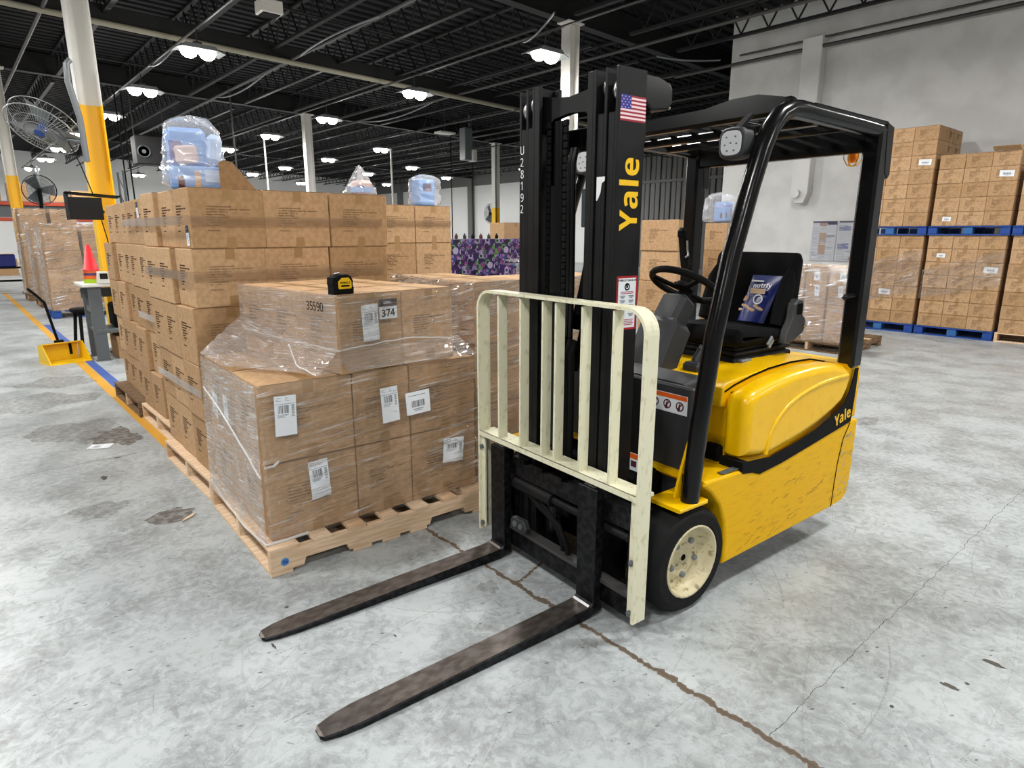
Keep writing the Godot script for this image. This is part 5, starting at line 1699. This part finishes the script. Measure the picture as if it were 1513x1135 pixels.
# =============================================================== left background
func left_corner():
	# work bench
	var t := thing("work_bench", "grey steel work bench with a white top behind the tall stack", "bench", V(1.20, 0, -9.10))
	var g := G.new()
	g.box(V(0.62, 0.925, -0.27), V(1.3, 0.04, 0.58), 0.008)
	part(t, "bench_top", g, M.device_white)
	for q in [[0.10, -0.04], [1.16, -0.04], [0.10, -0.49], [1.16, -0.49]]:
		g = G.new()
		g.bb(V(q[0] - 0.065, 0.0, q[1] - 0.006), V(q[0] + 0.065, 0.905, q[1] + 0.006))
		g.bb(V(q[0] - 0.065, 0.0, q[1] - 0.06), V(q[0] - 0.055, 0.905, q[1]))
		g.bb(V(q[0] + 0.055, 0.0, q[1] - 0.06), V(q[0] + 0.065, 0.905, q[1]))
		g.box(V(q[0], 0.004, q[1] - 0.02), V(0.16, 0.008, 0.11))
		part(t, "leg", g, M.steel_grey)
	part(t, "lower_shelf", bx(V(0.62, 0.36, -0.28), V(1.12, 0.05, 0.50), 0.006), M.steel_grey)
	part(t, "back_rail", bx(V(0.62, 0.80, -0.54), V(1.2, 0.12, 0.02)), M.steel_grey)
	part(t, "side_rail", bx(V(0.06, 0.62, -0.28), V(0.02, 0.06, 0.48)), M.steel_grey)
	solo("tool_crate", bx(V(0, 0.15, 0), V(0.5, 0.30, 0.36), 0.03), M.black_matt, "black crate on the lower shelf of the work bench", "crate", V(1.72, 0.386, -9.36))
	carton(0.52, 0.28, 0.36, "brown carton on the floor under the work bench", V(1.72, 0, -9.36), 2, "", 0, 3)
	t = thing("stack_cone", "red cone over a stack of orange, purple and lime rings on the bench", "cone", V(1.32, 0.946, -9.30))
	var y := 0.0
	for q in [["lime", 0.05, 0.09], ["orange", 0.04, 0.088], ["purple", 0.03, 0.086], ["orange", 0.03, 0.085]]:
		g = G.new()
		g.lathe([[q[2] * 0.6, 0], [q[2], 0], [q[2] - 0.006, q[1]], [q[2] * 0.6, q[1]]], 20)
		part(t, "ring", g, M[q[0]], V(0, y, 0))
		y += q[1]
	g = G.new()
	g.lathe([[0.09, 0], [0.088, 0.012], [0.078, 0.014], [0.022, 0.30], [0.0, 0.305]], 24, true)
	part(t, "red_cone", g, M.cone_red, V(0, y, 0))
	t = thing("label_printer", "small white device with a dark screen on the bench", "device", V(1.41, 0.946, -9.12), -8)
	g = G.new()
	g.prism(P2([-0.075, 0, 0.075, 0, 0.075, 0.02, 0.06, 0.135, -0.06, 0.14, -0.075, 0.03]), -0.05, 0.05, 0.006, 2)
	part(t, "case", g, M.device_white)
	part(t, "screen", bx(V(0.005, 0.085, 0.052), V(0.08, 0.065, 0.004), 0.001), M.screen)
	t = thing("stool", "black round stool beyond the work bench", "stool", V(1.38, 0, -10.75))
	g = G.new()
	g.lathe([[0.0, 0.46], [0.17, 0.46], [0.19, 0.48], [0.18, 0.51], [0.0, 0.52]], 22, true)
	part(t, "seat", g, M.black_matt)
	for k in 4:
		var a := TAU * k / 4 + 0.6
		g = G.new()
		g.tube([V(cos(a) * 0.13, 0.46, sin(a) * 0.13), V(cos(a) * 0.19, 0.0, sin(a) * 0.19)], 0.022, 8)
		part(t, "leg", g, M.black_matt)
	# dustpan
	t = thing("dustpan", "yellow lobby dustpan with a long black handle on the floor by the bench", "dustpan", V(0.93, 0, -9.40), 12)
	g = G.new()
	var o := [[-0.22, 0.0], [0.22, 0.0]]
	g.bb(V(-0.23, 0.0, -0.16), V(0.23, 0.006, 0.20))
	g.bb(V(-0.20, 0.0, -0.166), V(0.20, 0.20, -0.155))
	for s in [-1.0, 1.0]:
		g.x = Transform3D(Basis(V(0, 0, 1), V(0, 1, 0), V(-1, 0, 0)), V(s * 0.215, 0, 0))
		g.prism(P2([-0.165, 0, 0.20, 0, 0.16, 0.05, -0.02, 0.23, -0.165, 0.20]), -0.006, 0.006)
	g.x = Transform3D()
	g.bar(V(-0.21, 0.20, -0.16), V(-0.21, 0.23, -0.02), 0.01, 0.012, V(1, 0, 0))
	part(t, "pan", g, M.pan_yellow)
	g = G.new()
	g.bar(V(-0.215, 0.212, -0.10), V(0.215, 0.212, -0.10), 0.13, 0.012, V(0, 0.25, 1))
	part(t, "top_cover", g, M.pan_yellow)
	g = G.new()
	g.tube([V(0.0, 0.21, -0.12), V(-0.02, 0.30, -0.12), V(-0.09, 0.72, -0.10), V(-0.17, 0.82, -0.08), V(-0.25, 0.90, -0.05)], 0.016, 8)
	g.box(V(0.0, 0.23, -0.12), V(0.10, 0.05, 0.05), 0.01)
	part(t, "handle", g, M.black_matt)
	part(t, "bristle_slot", bx(V(0.12, 0.14, -0.145), V(0.03, 0.16, 0.012), 0.002), M.black_matt)
	# hooded monitor on the column
	t = thing("monitor", "black hooded monitor hung by the yellow column above the bench", "monitor", V(1.10, 1.68, -8.60))
	part(t, "screen_panel", bx(V(0.16, 0.12, 0), V(0.32, 0.24, 0.03), 0.004), M.screen)
	g = G.new()
	g.face([V(-0.02, 0.295, 0.06), V(0.50, 0.265, 0.06), V(0.52, 0.255, -0.25), V(0.0, 0.29, -0.25)], V(0.2, 0, 0))
	g.face([V(-0.02, 0.285, 0.06), V(0.50, 0.255, 0.06), V(0.52, 0.245, -0.25), V(0.0, 0.28, -0.25)], V(0.2, 1, 0))
	g.face([V(-0.02, 0.295, 0.06), V(0.50, 0.265, 0.06), V(0.50, 0.255, 0.06), V(-0.02, 0.285, 0.06)], V(0.2, 0.3, -1))
	g.bb(V(0.0, 0.0, -0.25), V(0.012, 0.28, 0.0))
	part(t, "hood", g, M.black_matt)
	g = G.new()
	g.tube([V(0.2, 0.12, -0.02), V(0.3, 0.12, -0.45), V(0.50, 0.12, -1.12)], 0.025, 8)
	part(t, "arm", g, M.black_matt)
	g = G.new()
	g.tube([V(0.30, 0.0, -0.05), V(0.33, -0.2, -0.05), V(0.37, -0.5, -0.1), V(0.42, -0.72, -0.2)], 0.006, 6)
	g.tube([V(0.26, 0.29, -0.1), V(0.2, 0.6, -0.2), V(0.13, 0.85, -0.3)], 0.006, 6)
	part(t, "cable", g, M.black_matt)
	# large wall fan on the column
	var c := V(1.15, 2.79, -10.2)
	var to_cam := (V(0, 1.53, 0) - c).normalized()
	var nrm := (to_cam * 0.66 + (V(-0.752, 0, -0.659) * 0.61 + V(0, -0.79, 0)) * 0.75).normalized()
	var xa := nrm.cross(V(0, 1, 0)).normalized()
	var b := Basis(xa, nrm, xa.cross(nrm))
	t = thing("cage_fan", "large round wire-cage fan with a blue hub between the two yellow columns", "fan", c)
	fan_parts(t, b, 0.40, M.fan_blue)
	g = G.new()
	g.tube([-nrm * 0.1, V(0.2, -0.1, 0.1), V(0.42, -0.15, 0.26)], 0.03, 8)
	part(t, "bracket", g, M.steel_grey)
	t = thing("cage_fan", "small dark wall fan beside the yellow-based column near the mast", "fan", V(24.0, 2.65, -29.3))
	fan_parts(t, Basis(V(0, 0, 1), V(-0.8, 0, 0.6).normalized(), V(0, -1, 0)).orthonormalized(), 0.55, M.black_matt)
	g = G.new()
	g.tube([Vector3.ZERO, V(0.4, 0.0, -0.2), V(0.5, -2.6, -0.3)], 0.05, 8)
	part(t, "bracket", g, M.black_matt)
	t = thing("cage_fan", "dark drum fan standing high behind the farthest left column", "fan", V(2.4, 2.78, -23.8))
	fan_parts(t, Basis(V(1, 0, 0), V(0.3, 0, 1).normalized(), V(0, -1, 0)).orthonormalized(), 0.42, M.black_matt)
	g = G.new()
	g.tube([Vector3.ZERO, V(0, -0.6, -0.2), V(0, -2.78, -0.2)], 0.05, 8)
	part(t, "stand", g, M.black_matt)
	# wrapped pallets down the aisle
	wrapped("blue", V(1.95, 0, -14.85), 0, [[0.48, 0.42], [0.90, 0.33], [1.23, 0.35], [1.58, 0.06]], "nearest wrapped pallet down the aisle")
	wrapped("old", V(2.0, 0, -17.2), 0, [[0.14, 0.45], [0.59, 0.5], [1.09, 0.35], [1.44, 0.3]], "second wrapped pallet down the aisle")
	wrapped("old", V(1.95, 0, -19.0), 0, [[0.14, 0.5], [0.64, 0.5], [1.14, 0.4], [1.54, 0.55]], "third wrapped pallet down the aisle")
	wrapped("old", V(3.6, 0, -15.2), 0, [[0.14, 0.5], [0.64, 0.5], [1.14, 0.4]], "wrapped pallet behind the bench")
	# racking at the end
	t = thing("pallet_rack", "orange and grey pallet rack at the far end of the aisle", "rack", V(0, 0, -30.5))
	for x in [-2.5, 0.3, 3.1, 5.9]:
		g = G.new()
		for z in [0.0, -1.0]: g.bb(V(x - 0.04, 0, z - 0.04), V(x + 0.04, 4.0, z + 0.04))
		for k in 5: g.bar(V(x, 0.4 + k * 0.7, 0), V(x, 1.0 + k * 0.7, -1.0), 0.03, 0.03, V(1, 0, 0))
		part(t, "upright", g, M.steel_grey)
	for k in 3:
		for yy in [2.05, 2.62]:
			part(t, "beam", bx(V(-1.1 + k * 2.8, yy, 0.02), V(2.72, 0.12, 0.05)), M.rack_orange)
			part(t, "beam", bx(V(-1.1 + k * 2.8, yy, -1.0), V(2.72, 0.12, 0.05)), M.rack_orange)
	part(t, "shelf_deck", bx(V(1.7, 2.69, -0.5), V(8.3, 0.03, 1.0)), M.steel_grey)
	part(t, "shelf_panel", bx(V(1.7, 2.33, -0.1), V(8.3, 0.42, 0.02)), M.steel_grey)
	for k in 9:
		var hh := 0.25 + 0.2 * ((k * 7) % 3)
		carton(0.6, hh, 0.5, "carton lying on the top shelf of the far rack, %s from the left" % ["first", "second", "third", "fourth", "fifth", "sixth", "seventh", "eighth", "ninth"][k], V([-2.0, -1.3, -0.5, 0.9, 1.6, 2.4, 3.7, 4.4, 5.2][k], 2.706, -30.95), rng.randf_range(-4, 4), "cartons on the far rack", 0, 3)
	for k in 8: carton(0.7, 0.5 + 0.1 * (k % 3), 0.6, "carton on the floor under the far rack, %s from the left" % ORD[k], V([-1.95, -1.1, -0.35, 0.95, 1.7, 2.5, 3.75, 4.6][k], 0, -30.95), rng.randf_range(-2, 2), "cartons under the far rack", 0, 3)
	t = thing("tote", "blue plastic tote on a dark frame at the left edge", "tote", V(1.15, 0, -22.0))
	part(t, "bin", bx(V(0, 0.83, 0), V(0.55, 0.34, 0.4), 0.03), M.royal)
	part(t, "rim", bx(V(0, 1.01, 0), V(0.6, 0.03, 0.44), 0.01), M.device_white)
	for q in [[-0.25, -0.18], [0.42, -0.18], [-0.25, 0.18], [0.42, 0.18]]: part(t, "frame_leg", bx(V(q[0], 0.5, q[1]), V(0.05, 1.0, 0.05)), M.black_matt)
	part(t, "frame_rail", bx(V(0.08, 0.3, 0.18), V(0.7, 0.05, 0.05)), M.black_matt)
	part(t, "frame_deck", bx(V(0.08, 0.64, 0), V(0.7, 0.04, 0.4)), M.black_matt)

func wrapped(kind: String, c: Vector3, deg: float, rows: Array, who: String):
	pallet(kind, "%s pallet under the %s" % ["blue" if kind == "blue" else "dark wooden", who], c, deg)
	if rows[0][0] > 0.2:
		for k in 2: carton(0.58, rows[0][0] - 0.14, 0.9, "flat carton at the foot of the %s, %s from left" % [who, ORD[k]], c + V(-0.30 + k * 0.6, 0.1365, 0), deg, "", 0)
	for r in rows.size():
		for k in 2:
			carton(0.56 - 0.02 * r, rows[r][1] - 0.002, 0.92 - 0.03 * r, "carton on the %s, %s row up, %s" % [who, ORD[r], ["left", "right"][k]], c + V(-0.289 + k * 0.578, rows[r][0], 0), deg + rng.randf_range(-0.3, 0.3), "", 1 if r == 1 else 0)
	var top: float = rows[-1][0] + rows[-1][1]
	var f := thing("stretch_film", "shiny crumpled film round the " + who, "stretch film", c, deg)
	film(f, "front_sheet", film_sheet(V(-0.60, 0.15, 0.475), V(0.60, 0.15, 0.475), V(0.57, top + 0.01, 0.475), V(-0.57, top + 0.01, 0.475), V(0, 0, 1), 50 + int(c.z), 0.03, 30, 30), 2)
	film(f, "side_sheet", film_sheet(V(-0.60, 0.15, -0.475), V(-0.60, 0.15, 0.475), V(-0.58, top + 0.01, 0.475), V(-0.58, top + 0.01, -0.475), V(-1, 0, 0), 70 + int(c.z), 0.04, 24, 30), 2)

func fan_parts(t, b: Basis, r: float, hub: Material):
	var g := G.new()
	g.x = Transform3D(b, Vector3.ZERO)
	for q in [[1.0, 0.0, 0.008], [1.0, -0.12, 0.006], [0.72, 0.035, 0.003], [0.45, 0.06, 0.003]]:
		var p := []
		for k in 40: p.append(V(cos(TAU * k / 40) * r * q[0], q[1], sin(TAU * k / 40) * r * q[0]))
		g.tube(p, q[2] * r / 0.4, 6, false, true)
	for k in 60:
		var a := TAU * k / 60
		g.tube([V(cos(a) * r, 0, sin(a) * r), V(cos(a) * r * 0.6, 0.05, sin(a) * r * 0.6), V(cos(a) * r * 0.16, 0.07, sin(a) * r * 0.16)], 0.0022 * r / 0.4, 4, false)
		if k % 2 == 0: g.tube([V(cos(a) * r, 0, sin(a) * r), V(cos(a) * r, -0.12, sin(a) * r), V(cos(a) * r * 0.16, -0.17, sin(a) * r * 0.16)], 0.0016 * r / 0.4, 4, false)
	part(t, "cage", g, M.fan_grey if hub != M.black_matt else M.black_matt)
	for k in 3:
		var bl := G.new()
		bl.x = Transform3D(b * Basis(V(0, 1, 0), TAU * k / 3), V(0, 0, 0))
		var rows := []
		for i in 7:
			var s := i / 6.0
			var row := []
			for j in 5:
				var w := (j / 4.0 - 0.5) * r * (0.35 + 0.45 * s)
				row.append(b.x * 0 + V(r * (0.14 + 0.76 * s), -0.05 + w * 0.35, w))
			rows.append(row)
		bl.sheet(rows)
		part(t, "blade", bl, M.grey_metal if hub != M.black_matt else M.steel_grey)
	g = G.new()
	g.x = Transform3D(b, Vector3.ZERO)
	g.lathe([[0.0, 0.08], [r * 0.10, 0.078], [r * 0.15, 0.065], [r * 0.15, 0.02], [r * 0.10, -0.1], [0.0, -0.14]], 18, true)
	part(t, "motor_hub", g, hub)

# =============================================================== clear bags of goods
func lump(s: Vector3, seed_: int, amp: float, top := 1.0) -> G:
	# a lumpy closed bag about s wide, standing on y = 0
	var f := FastNoiseLite.new()
	f.seed = seed_
	f.frequency = 1.0
	f.fractal_octaves = 3
	var rows := []
	var nv := 22
	var nu := 30
	for j in nv + 1:
		var v := float(j) / nv
		var row := []
		for i in nu + 1:
			var a := TAU * (i % nu) / nu
			var cx := signf(cos(a)) * pow(absf(cos(a)), 0.5)
			var cz := signf(sin(a)) * pow(absf(sin(a)), 0.5)
			var k := 1.0
			if v > 0.8: k = sqrt(maxf(0.0, 1.0 - pow((v - 0.8) / 0.2, 2.0)))
			if v < 0.06: k = v / 0.06
			k *= lerpf(1.0, top, v)
			var e := 1.0 + amp * (0.6 - absf(f.get_noise_3d(cx * 1.3, v * 3.5, cz * 1.3)) * 1.6) + amp * 0.35 * (0.4 - absf(f.get_noise_3d(cx * 4, v * 8.0, cz * 4)) * 1.5)
			row.append(V(cx * s.x / 2 * k * e, v * s.y * (1.0 + 0.10 * f.get_noise_2d(cx * 2, cz * 2)), cz * s.z / 2 * k * e))
		rows.append(row)
	var g := G.new()
	g.sheet(rows, false)
	return g

func goods_material(s: int) -> StandardMaterial3D:
	var im := Image.create_empty(96, 96, false, Image.FORMAT_RGB8)
	im.fill(Color(0.46, 0.63, 0.86))
	# large flat shapes of the print: a dark block, pale folds, a few brown ovals
	var oval := func(c: Vector2, q: Vector2, col: Color):
		for j in range(int(c.y - q.y), int(c.y + q.y)):
			for i in range(int(c.x - q.x), int(c.x + q.x)):
				if pow((i - c.x) / q.x, 2) + pow((j - c.y) / q.y, 2) < 1.0: im.set_pixel(posmod(i, 96), posmod(j, 96), col)
	if s == 8:
		im.fill_rect(Rect2i(6, 30, 34, 56), Color(0.38, 0.30, 0.54))
		oval.call(Vector2(48, 60), Vector2(30, 24), Color(0.86, 0.75, 0.72))
		oval.call(Vector2(50, 46), Vector2(14, 10), Color(0.92, 0.86, 0.84))
		oval.call(Vector2(80, 56), Vector2(9, 7), Color(0.66, 0.42, 0.36))
		oval.call(Vector2(80, 72), Vector2(14, 12), Color(0.60, 0.68, 0.74))
	else:
		im.fill_rect(Rect2i(0, 0, 96, 40), Color(0.56, 0.70, 0.90))
		im.fill_rect(Rect2i(0, 30, 52, 8), Color(0.50, 0.52, 0.80))
		oval.call(Vector2(24, 74), Vector2(6, 13), Color(0.34, 0.26, 0.28))
		oval.call(Vector2(58, 62), Vector2(5, 20), Color(0.60, 0.47, 0.42))
		oval.call(Vector2(80, 48), Vector2(16, 9), Color(0.78, 0.86, 0.96))
		im.fill_rect(Rect2i(66, 70, 26, 18), Color(0.42, 0.56, 0.80))
	var m := StandardMaterial3D.new()
	m.resource_name = "goods_print%d" % s
	m.albedo_texture = ImageTexture.create_from_image(im)
	m.uv1_triplanar = true
	m.uv1_scale = V(3.3, 3.7, 3.3)
	m.uv1_offset = V(0.45, 0.9, 0.5)
	m.roughness = 0.5
	return m

func bags():
	var m1 := goods_material(3)
	var m2 := goods_material(8)
	var t := thing("bagged_goods", "large clear plastic bag of blue printed packs on the nearest tall stack", "bag", V(1.19, 1.780, -4.20), -16)
	var sky := mat("pack_blue", Color(0.50, 0.66, 0.88), 0.45)
	part(t, "lower_pack", bx(V(0, 0.065, 0), V(0.27, 0.125, 0.22), 0.01), sky)
	for q in [[-0.075, 0.04, 0.034, 0.062, 0], [0.012, 0.055, 0.032, 0.09, 1]]: part(t, "printed_figure", bx(V(q[0], q[1], 0.1095), V(q[2], q[3], 0.006), 0.003), [M.maroon, M.wood1][q[4]])
	part(t, "printed_corner", bx(V(0.09, 0.075, 0.1095), V(0.08, 0.07, 0.005), 0.002), mat("pack_pale", Color(0.74, 0.83, 0.95), 0.45))
	part(t, "upper_pack", bx(V(-0.03, 0.235, 0), V(0.21, 0.21, 0.17), 0.025), sky)
	part(t, "purple_panel", bx(V(-0.085, 0.205, 0.083), V(0.07, 0.12, 0.010), 0.004), mat("pack_purple", Color(0.40, 0.33, 0.55), 0.5))
	part(t, "pink_fold", bx(V(-0.015, 0.195, 0.088), V(0.12, 0.10, 0.03), 0.014), mat("pack_pink", Color(0.86, 0.76, 0.74), 0.6), V(0, 0, 0), V(0, 0, 6))
	part(t, "folded_pack", bx(V(0.075, 0.24, 0.02), V(0.09, 0.17, 0.15), 0.03), M.pack_pale, V(0, 0, 0), V(0, 0, -8))
	part(t, "clear_bag", lump(V(0.33, 0.40, 0.28), 5, 0.28, 0.74), M.film_bag)
	t = thing("bagged_goods", "pointed clear bag of purple and orange goods on the right carton of the tall stack", "bag", V(2.22, 1.780, -4.12), 10)
	part(t, "pack", bx(V(0.01, 0.055, 0), V(0.12, 0.10, 0.12), 0.02), m2)
	part(t, "clear_bag", lump(V(0.21, 0.20, 0.18), 6, 0.25, 0.12), M.film_bag)
	t = thing("bagged_goods", "upright blue pack in a clear bag on the rank of cartons behind", "bag", V(3.47, 1.780, -5.2), 5)
	part(t, "pack", bx(V(-0.02, 0.12, 0), V(0.18, 0.24, 0.12), 0.008), mat("sky_pack", Color(0.40, 0.62, 0.86), 0.45))
	part(t, "picture", bx(V(-0.02, 0.165, 0.061), V(0.10, 0.07, 0.002)), M.purple)
	part(t, "side_picture", bx(V(0.071, 0.16, 0.0), V(0.002, 0.09, 0.08)), M.maroon)
	part(t, "clear_bag", lump(V(0.29, 0.28, 0.18), 7, 0.22, 0.9), M.film_bag)
	t = thing("bagged_goods", "clear bag of blue and orange goods on the slim pile behind the steering wheel", "bag", V(7.45, 1.6605, -4.52), 0)
	part(t, "pack", bx(V(0, 0.13, 0.04), V(0.2, 0.25, 0.16), 0.02), m1)
	part(t, "clear_bag", lump(V(0.30, 0.36, 0.36), 8, 0.3, 0.8), M.film_bag)

# =============================================================== gear under the roof
func ceiling_gear():
	var t := thing("unit_heater", "white box heater hung high under the roof near the top edge", "heater", V(4.65, 5.05, -11.4))
	part(t, "case", bx(V(0, 0.10, 0), V(0.36, 0.20, 0.30), 0.01), M.device_white)
	part(t, "grille", bx(V(0, -0.005, 0), V(0.28, 0.02, 0.22)), M.black_matt)
	var g := G.new()
	for s in [-1, 1]: g.tube([V(s * 0.15, 0.2, 0), V(s * 0.15, 0.9, 0)], 0.008, 6)
	part(t, "hanger", g, M.pipe_dark)
	t = thing("unit_heater", "grey upright heater hanging left of the yellow-based far column", "heater", V(14.7, 4.05, -19.3), 0)
	part(t, "case", bx(V(0, 0.6, 0), V(0.34, 1.1, 0.34), 0.02), M.grey_metal)
	part(t, "outlet", bx(V(0.22, 0.22, 0.1), V(0.2, 0.4, 0.3), 0.02), M.device_white)
	g = G.new()
	g.tube([V(0.2, 1.1, 0), V(0.2, 1.6, 0)], 0.07, 10)
	part(t, "flue", g, M.steel_grey)
	t = thing("unit_heater", "dark square blower hanging left of the large bag of goods", "heater", V(4.97, 3.55, -22.0))
	part(t, "case", bx(V(0.1, 0.35, 0), V(0.9, 0.8, 0.6), 0.03), M.joist_black)
	g = G.new()
	g.x = Transform3D(Basis(V(1, 0, 0), V(0, 0, 1), V(0, -1, 0)), V(-0.15, 0.3, 0.3))
	g.lathe([[0.0, 0.03], [0.05, 0.03], [0.06, 0.0], [0.14, 0.0], [0.16, 0.04], [0.18, 0.0]], 20)
	part(t, "fan_ring", g, M.steel_grey)
	g = G.new()
	for s in [-0.3, 0.5]: g.tube([V(s, 0.75, 0), V(s, 2.42, 0)], 0.015, 6)
	part(t, "hanger", g, M.pipe_dark)
	t = thing("unlit_lamp", "unlit flat lamp left of the hanging grey heater", "lamp", V(13.0, 4.75, -18.2))
	part(t, "tray", bx(V(0, 0, 0), V(0.6, 0.06, 0.4), 0.01), M.device_white)
	g = G.new()
	g.tube([V(0, 0.03, 0), V(0, 0.95, 0)], 0.01, 6)
	part(t, "hanger", g, M.pipe_dark)
	# drop poles and cords
	for q in [[8.65, -22.5, 0.0, 4.6, 0.03, "column_white", "white drop pole under the fourth lamp of the middle row"], [12.85, -21.4, 0.0, 4.55, 0.035, "column_white", "white drop pole beside the nearest lamp of the far row"], [6.3, -18.5, 0.0, 5.3, 0.022, "pipe_dark", "thin grey drop pole right of the large bag"], [15.4, -21.2, 0.0, 5.2, 0.02, "black_matt", "thin dark cord hanging left of the far wall pilaster"], [17.3, -22.3, 0.0, 5.2, 0.02, "black_matt", "thin dark cord hanging by the far wall pilaster"], [3.72, -19.0, 0.0, 4.9, 0.018, "black_matt", "left dark cord of the pair right of the yellow column"], [3.86, -19.0, 0.0, 4.9, 0.018, "black_matt", "right dark cord of the pair right of the yellow column"]]:
		g = G.new()
		g.tube([V(0, q[2], 0), V(0.01, (q[2] + q[3]) / 2, 0), V(0, q[3], 0)], q[4], 8)
		solo("drop_pole", g, M[q[5]], q[6], "pole", V(q[0], 0, q[1]), 0, "drop poles and cords")
	g = G.new()
	g.tube([V(16.2, 5.2, -19.4), V(17.0, 3.4, -20.4), V(17.6, 1.6, -21.1)], 0.016, 6)
	solo("cord", g, M.black_matt, "slanting dark cord in front of the far wall", "cord")

# =============================================================== small things
func small_things():
	# snack bag on the seat
	var t := thing("snack_bag", "navy blue snack pouch leaning on the seat back", "snack bag", truck_to_world(V(1.335, 1.079, 0.125)), TRUCK_TURN)
	var piv := Basis.from_euler(V(deg_to_rad(-8), deg_to_rad(-90), 0)) * Basis(V(1, 0, 0), deg_to_rad(-8))
	var g := G.new()
	var front := []
	var back := []
	for j in 15:
		var v := j / 14.0
		var rf := []
		var rk := []
		for i in 11:
			var u := i / 10.0
			var puff := 0.028 * pow(maxf(0.0, sin(PI * u)), 0.6) * (1.0 - pow(v, 2.2)) + 0.001
			var x := (u - 0.5) * lerpf(0.155, 0.165, v) + 0.035 * v
			rf.append(V(x, v * 0.25, puff))
			rk.append(V(x, v * 0.25, -puff))
		front.append(rf)
		back.append(rk)
	g.sheet(front, false)
	g.sheet(back, true)
	var pb := part(t, "pouch", g, mat("navy", Color(0.06, 0.13, 0.42), 0.3))
	pb.basis = piv
	var pr := func(nm, gg, m):
		part(pb, nm, gg, m)
	pr.call("brand_swoosh", bx(V(0.0, 0.214, 0.022), V(0.07, 0.008, 0.002), 0.001), M.white_mark)
	part(pb, "brand_name", text("nutrfy", 0.026, true, false, 2), M.white_mark, V(0.035, 0.190, 0.028), V(-12, 0, 4))
	pr.call("tan_panel", bx(V(0.018, 0.160, 0.0295), V(0.085, 0.026, 0.002), 0.0), M.wood0)
	var ring := G.new()
	ring.x = Transform3D(Basis(V(1, 0, 0), V(0, 0, 1), V(0, -1, 0)), V(0.03, 0.118, 0.0295))
	ring.lathe([[0.020, 0.002], [0.027, 0.002], [0.027, 0.0]], 18)
	pr.call("pale_ring", ring, M.paper)
	var nuts := G.new()
	for k in 11: nuts.box(V(-0.055 + (k * 37 % 11) * 0.0115, 0.058 + (k * 23 % 7) * 0.004, 0.0300), V(0.022, 0.013, 0.004), 0.002)
	for q in [[-0.045, 0.112], [-0.04, 0.125]]: nuts.box(V(q[0], q[1], 0.024), V(0.02, 0.016, 0.004), 0.002)
	pr.call("pictured_snacks", nuts, M.wood1)
	# label on the floor, splinter, cap
	g = G.new()
	g.card(V(-0.055, 0, 0.075), V(0.055, 0, 0.075), V(0.055, 0, -0.075), V(-0.055, 0, -0.075))
	solo("paper_label", g, label_image(0), "white paper label lying on the floor left of the pallets", "label", V(0.655, 0.0032, -5.36), 62)
	g = G.new()
	g.prism(P2([-0.05, 0, 0.0, -0.008, 0.055, 0.0, 0.02, 0.009, -0.03, 0.008]), 0, 0.006)
	var sp := solo("wood_splinter", g, M.wood2, "pale wood splinter on the brown stain beside the front pallet", "splinter", V(0.80, 0.003, -3.62), 35)
	sp.rotation_degrees.x = -90
	# posters on the right wall
	for q in [[-5.50, 0.46, "left sheet of the two faded posters on the wall behind the seat", 1], [-5.02, 0.44, "right sheet of the two faded posters on the wall behind the seat", 2]]:
		var p := thing("poster", q[2], "poster", V(12.785, 1.39, q[0]), 0, "posters on the right wall")
		g = G.new()
		g.bb(V(-0.004, -0.375, -q[1] / 2), V(0.0, 0.375, q[1] / 2))
		part(p, "sheet", g, mat("poster_paper%d" % q[3], Color(0.70, 0.71, 0.73), 0.6))
		g = G.new()
		g.card(V(-0.005, -0.37, -q[1] / 2 + 0.005), V(-0.005, -0.37, q[1] / 2 - 0.005), V(-0.005, 0.37, q[1] / 2 - 0.005), V(-0.005, 0.37, -q[1] / 2 + 0.005))
		part(p, "print", g, poster_material(q[3]))
	for k in protos: protos[k].free()
	protos.clear()

func poster_material(s: int) -> StandardMaterial3D:
	var im := Image.create_empty(96, 160, false, Image.FORMAT_RGB8)
	im.fill(Color(0.70, 0.71, 0.74))
	var r := RandomNumberGenerator.new()
	r.seed = s * 13
	im.fill_rect(Rect2i(0, 0, 96, 6), Color(0.24, 0.24, 0.32))
	if s == 1:
		im.fill_rect(Rect2i(58, 2, 38, 12), Color(0.22, 0.21, 0.32))
		im.fill_rect(Rect2i(28, 6, 28, 14), Color(0.60, 0.50, 0.44))
		im.fill_rect(Rect2i(30, 46, 28, 88), Color(0.64, 0.55, 0.48))
		im.fill_rect(Rect2i(58, 58, 34, 3), Color(0.25, 0.25, 0.3))
	else:
		im.fill_rect(Rect2i(2, 18, 46, 20), Color(0.47, 0.49, 0.60))
		im.fill_rect(Rect2i(2, 88, 44, 22), Color(0.44, 0.46, 0.60))
		im.fill_rect(Rect2i(50, 142, 44, 14), Color(0.62, 0.52, 0.46))
	for k in 46:
		var c := [Color(0.60, 0.62, 0.66), Color(0.78, 0.79, 0.81), Color(0.55, 0.55, 0.62)][r.randi() % 3] as Color
		im.fill_rect(Rect2i([4, 60, 34][r.randi() % 3], r.randi_range(10, 152), r.randi_range(14, 30), r.randi_range(1, 3)), c)
	var m := StandardMaterial3D.new()
	m.resource_name = "poster_print%d" % s
	m.albedo_texture = ImageTexture.create_from_image(im)
	m.roughness = 0.5
	return m
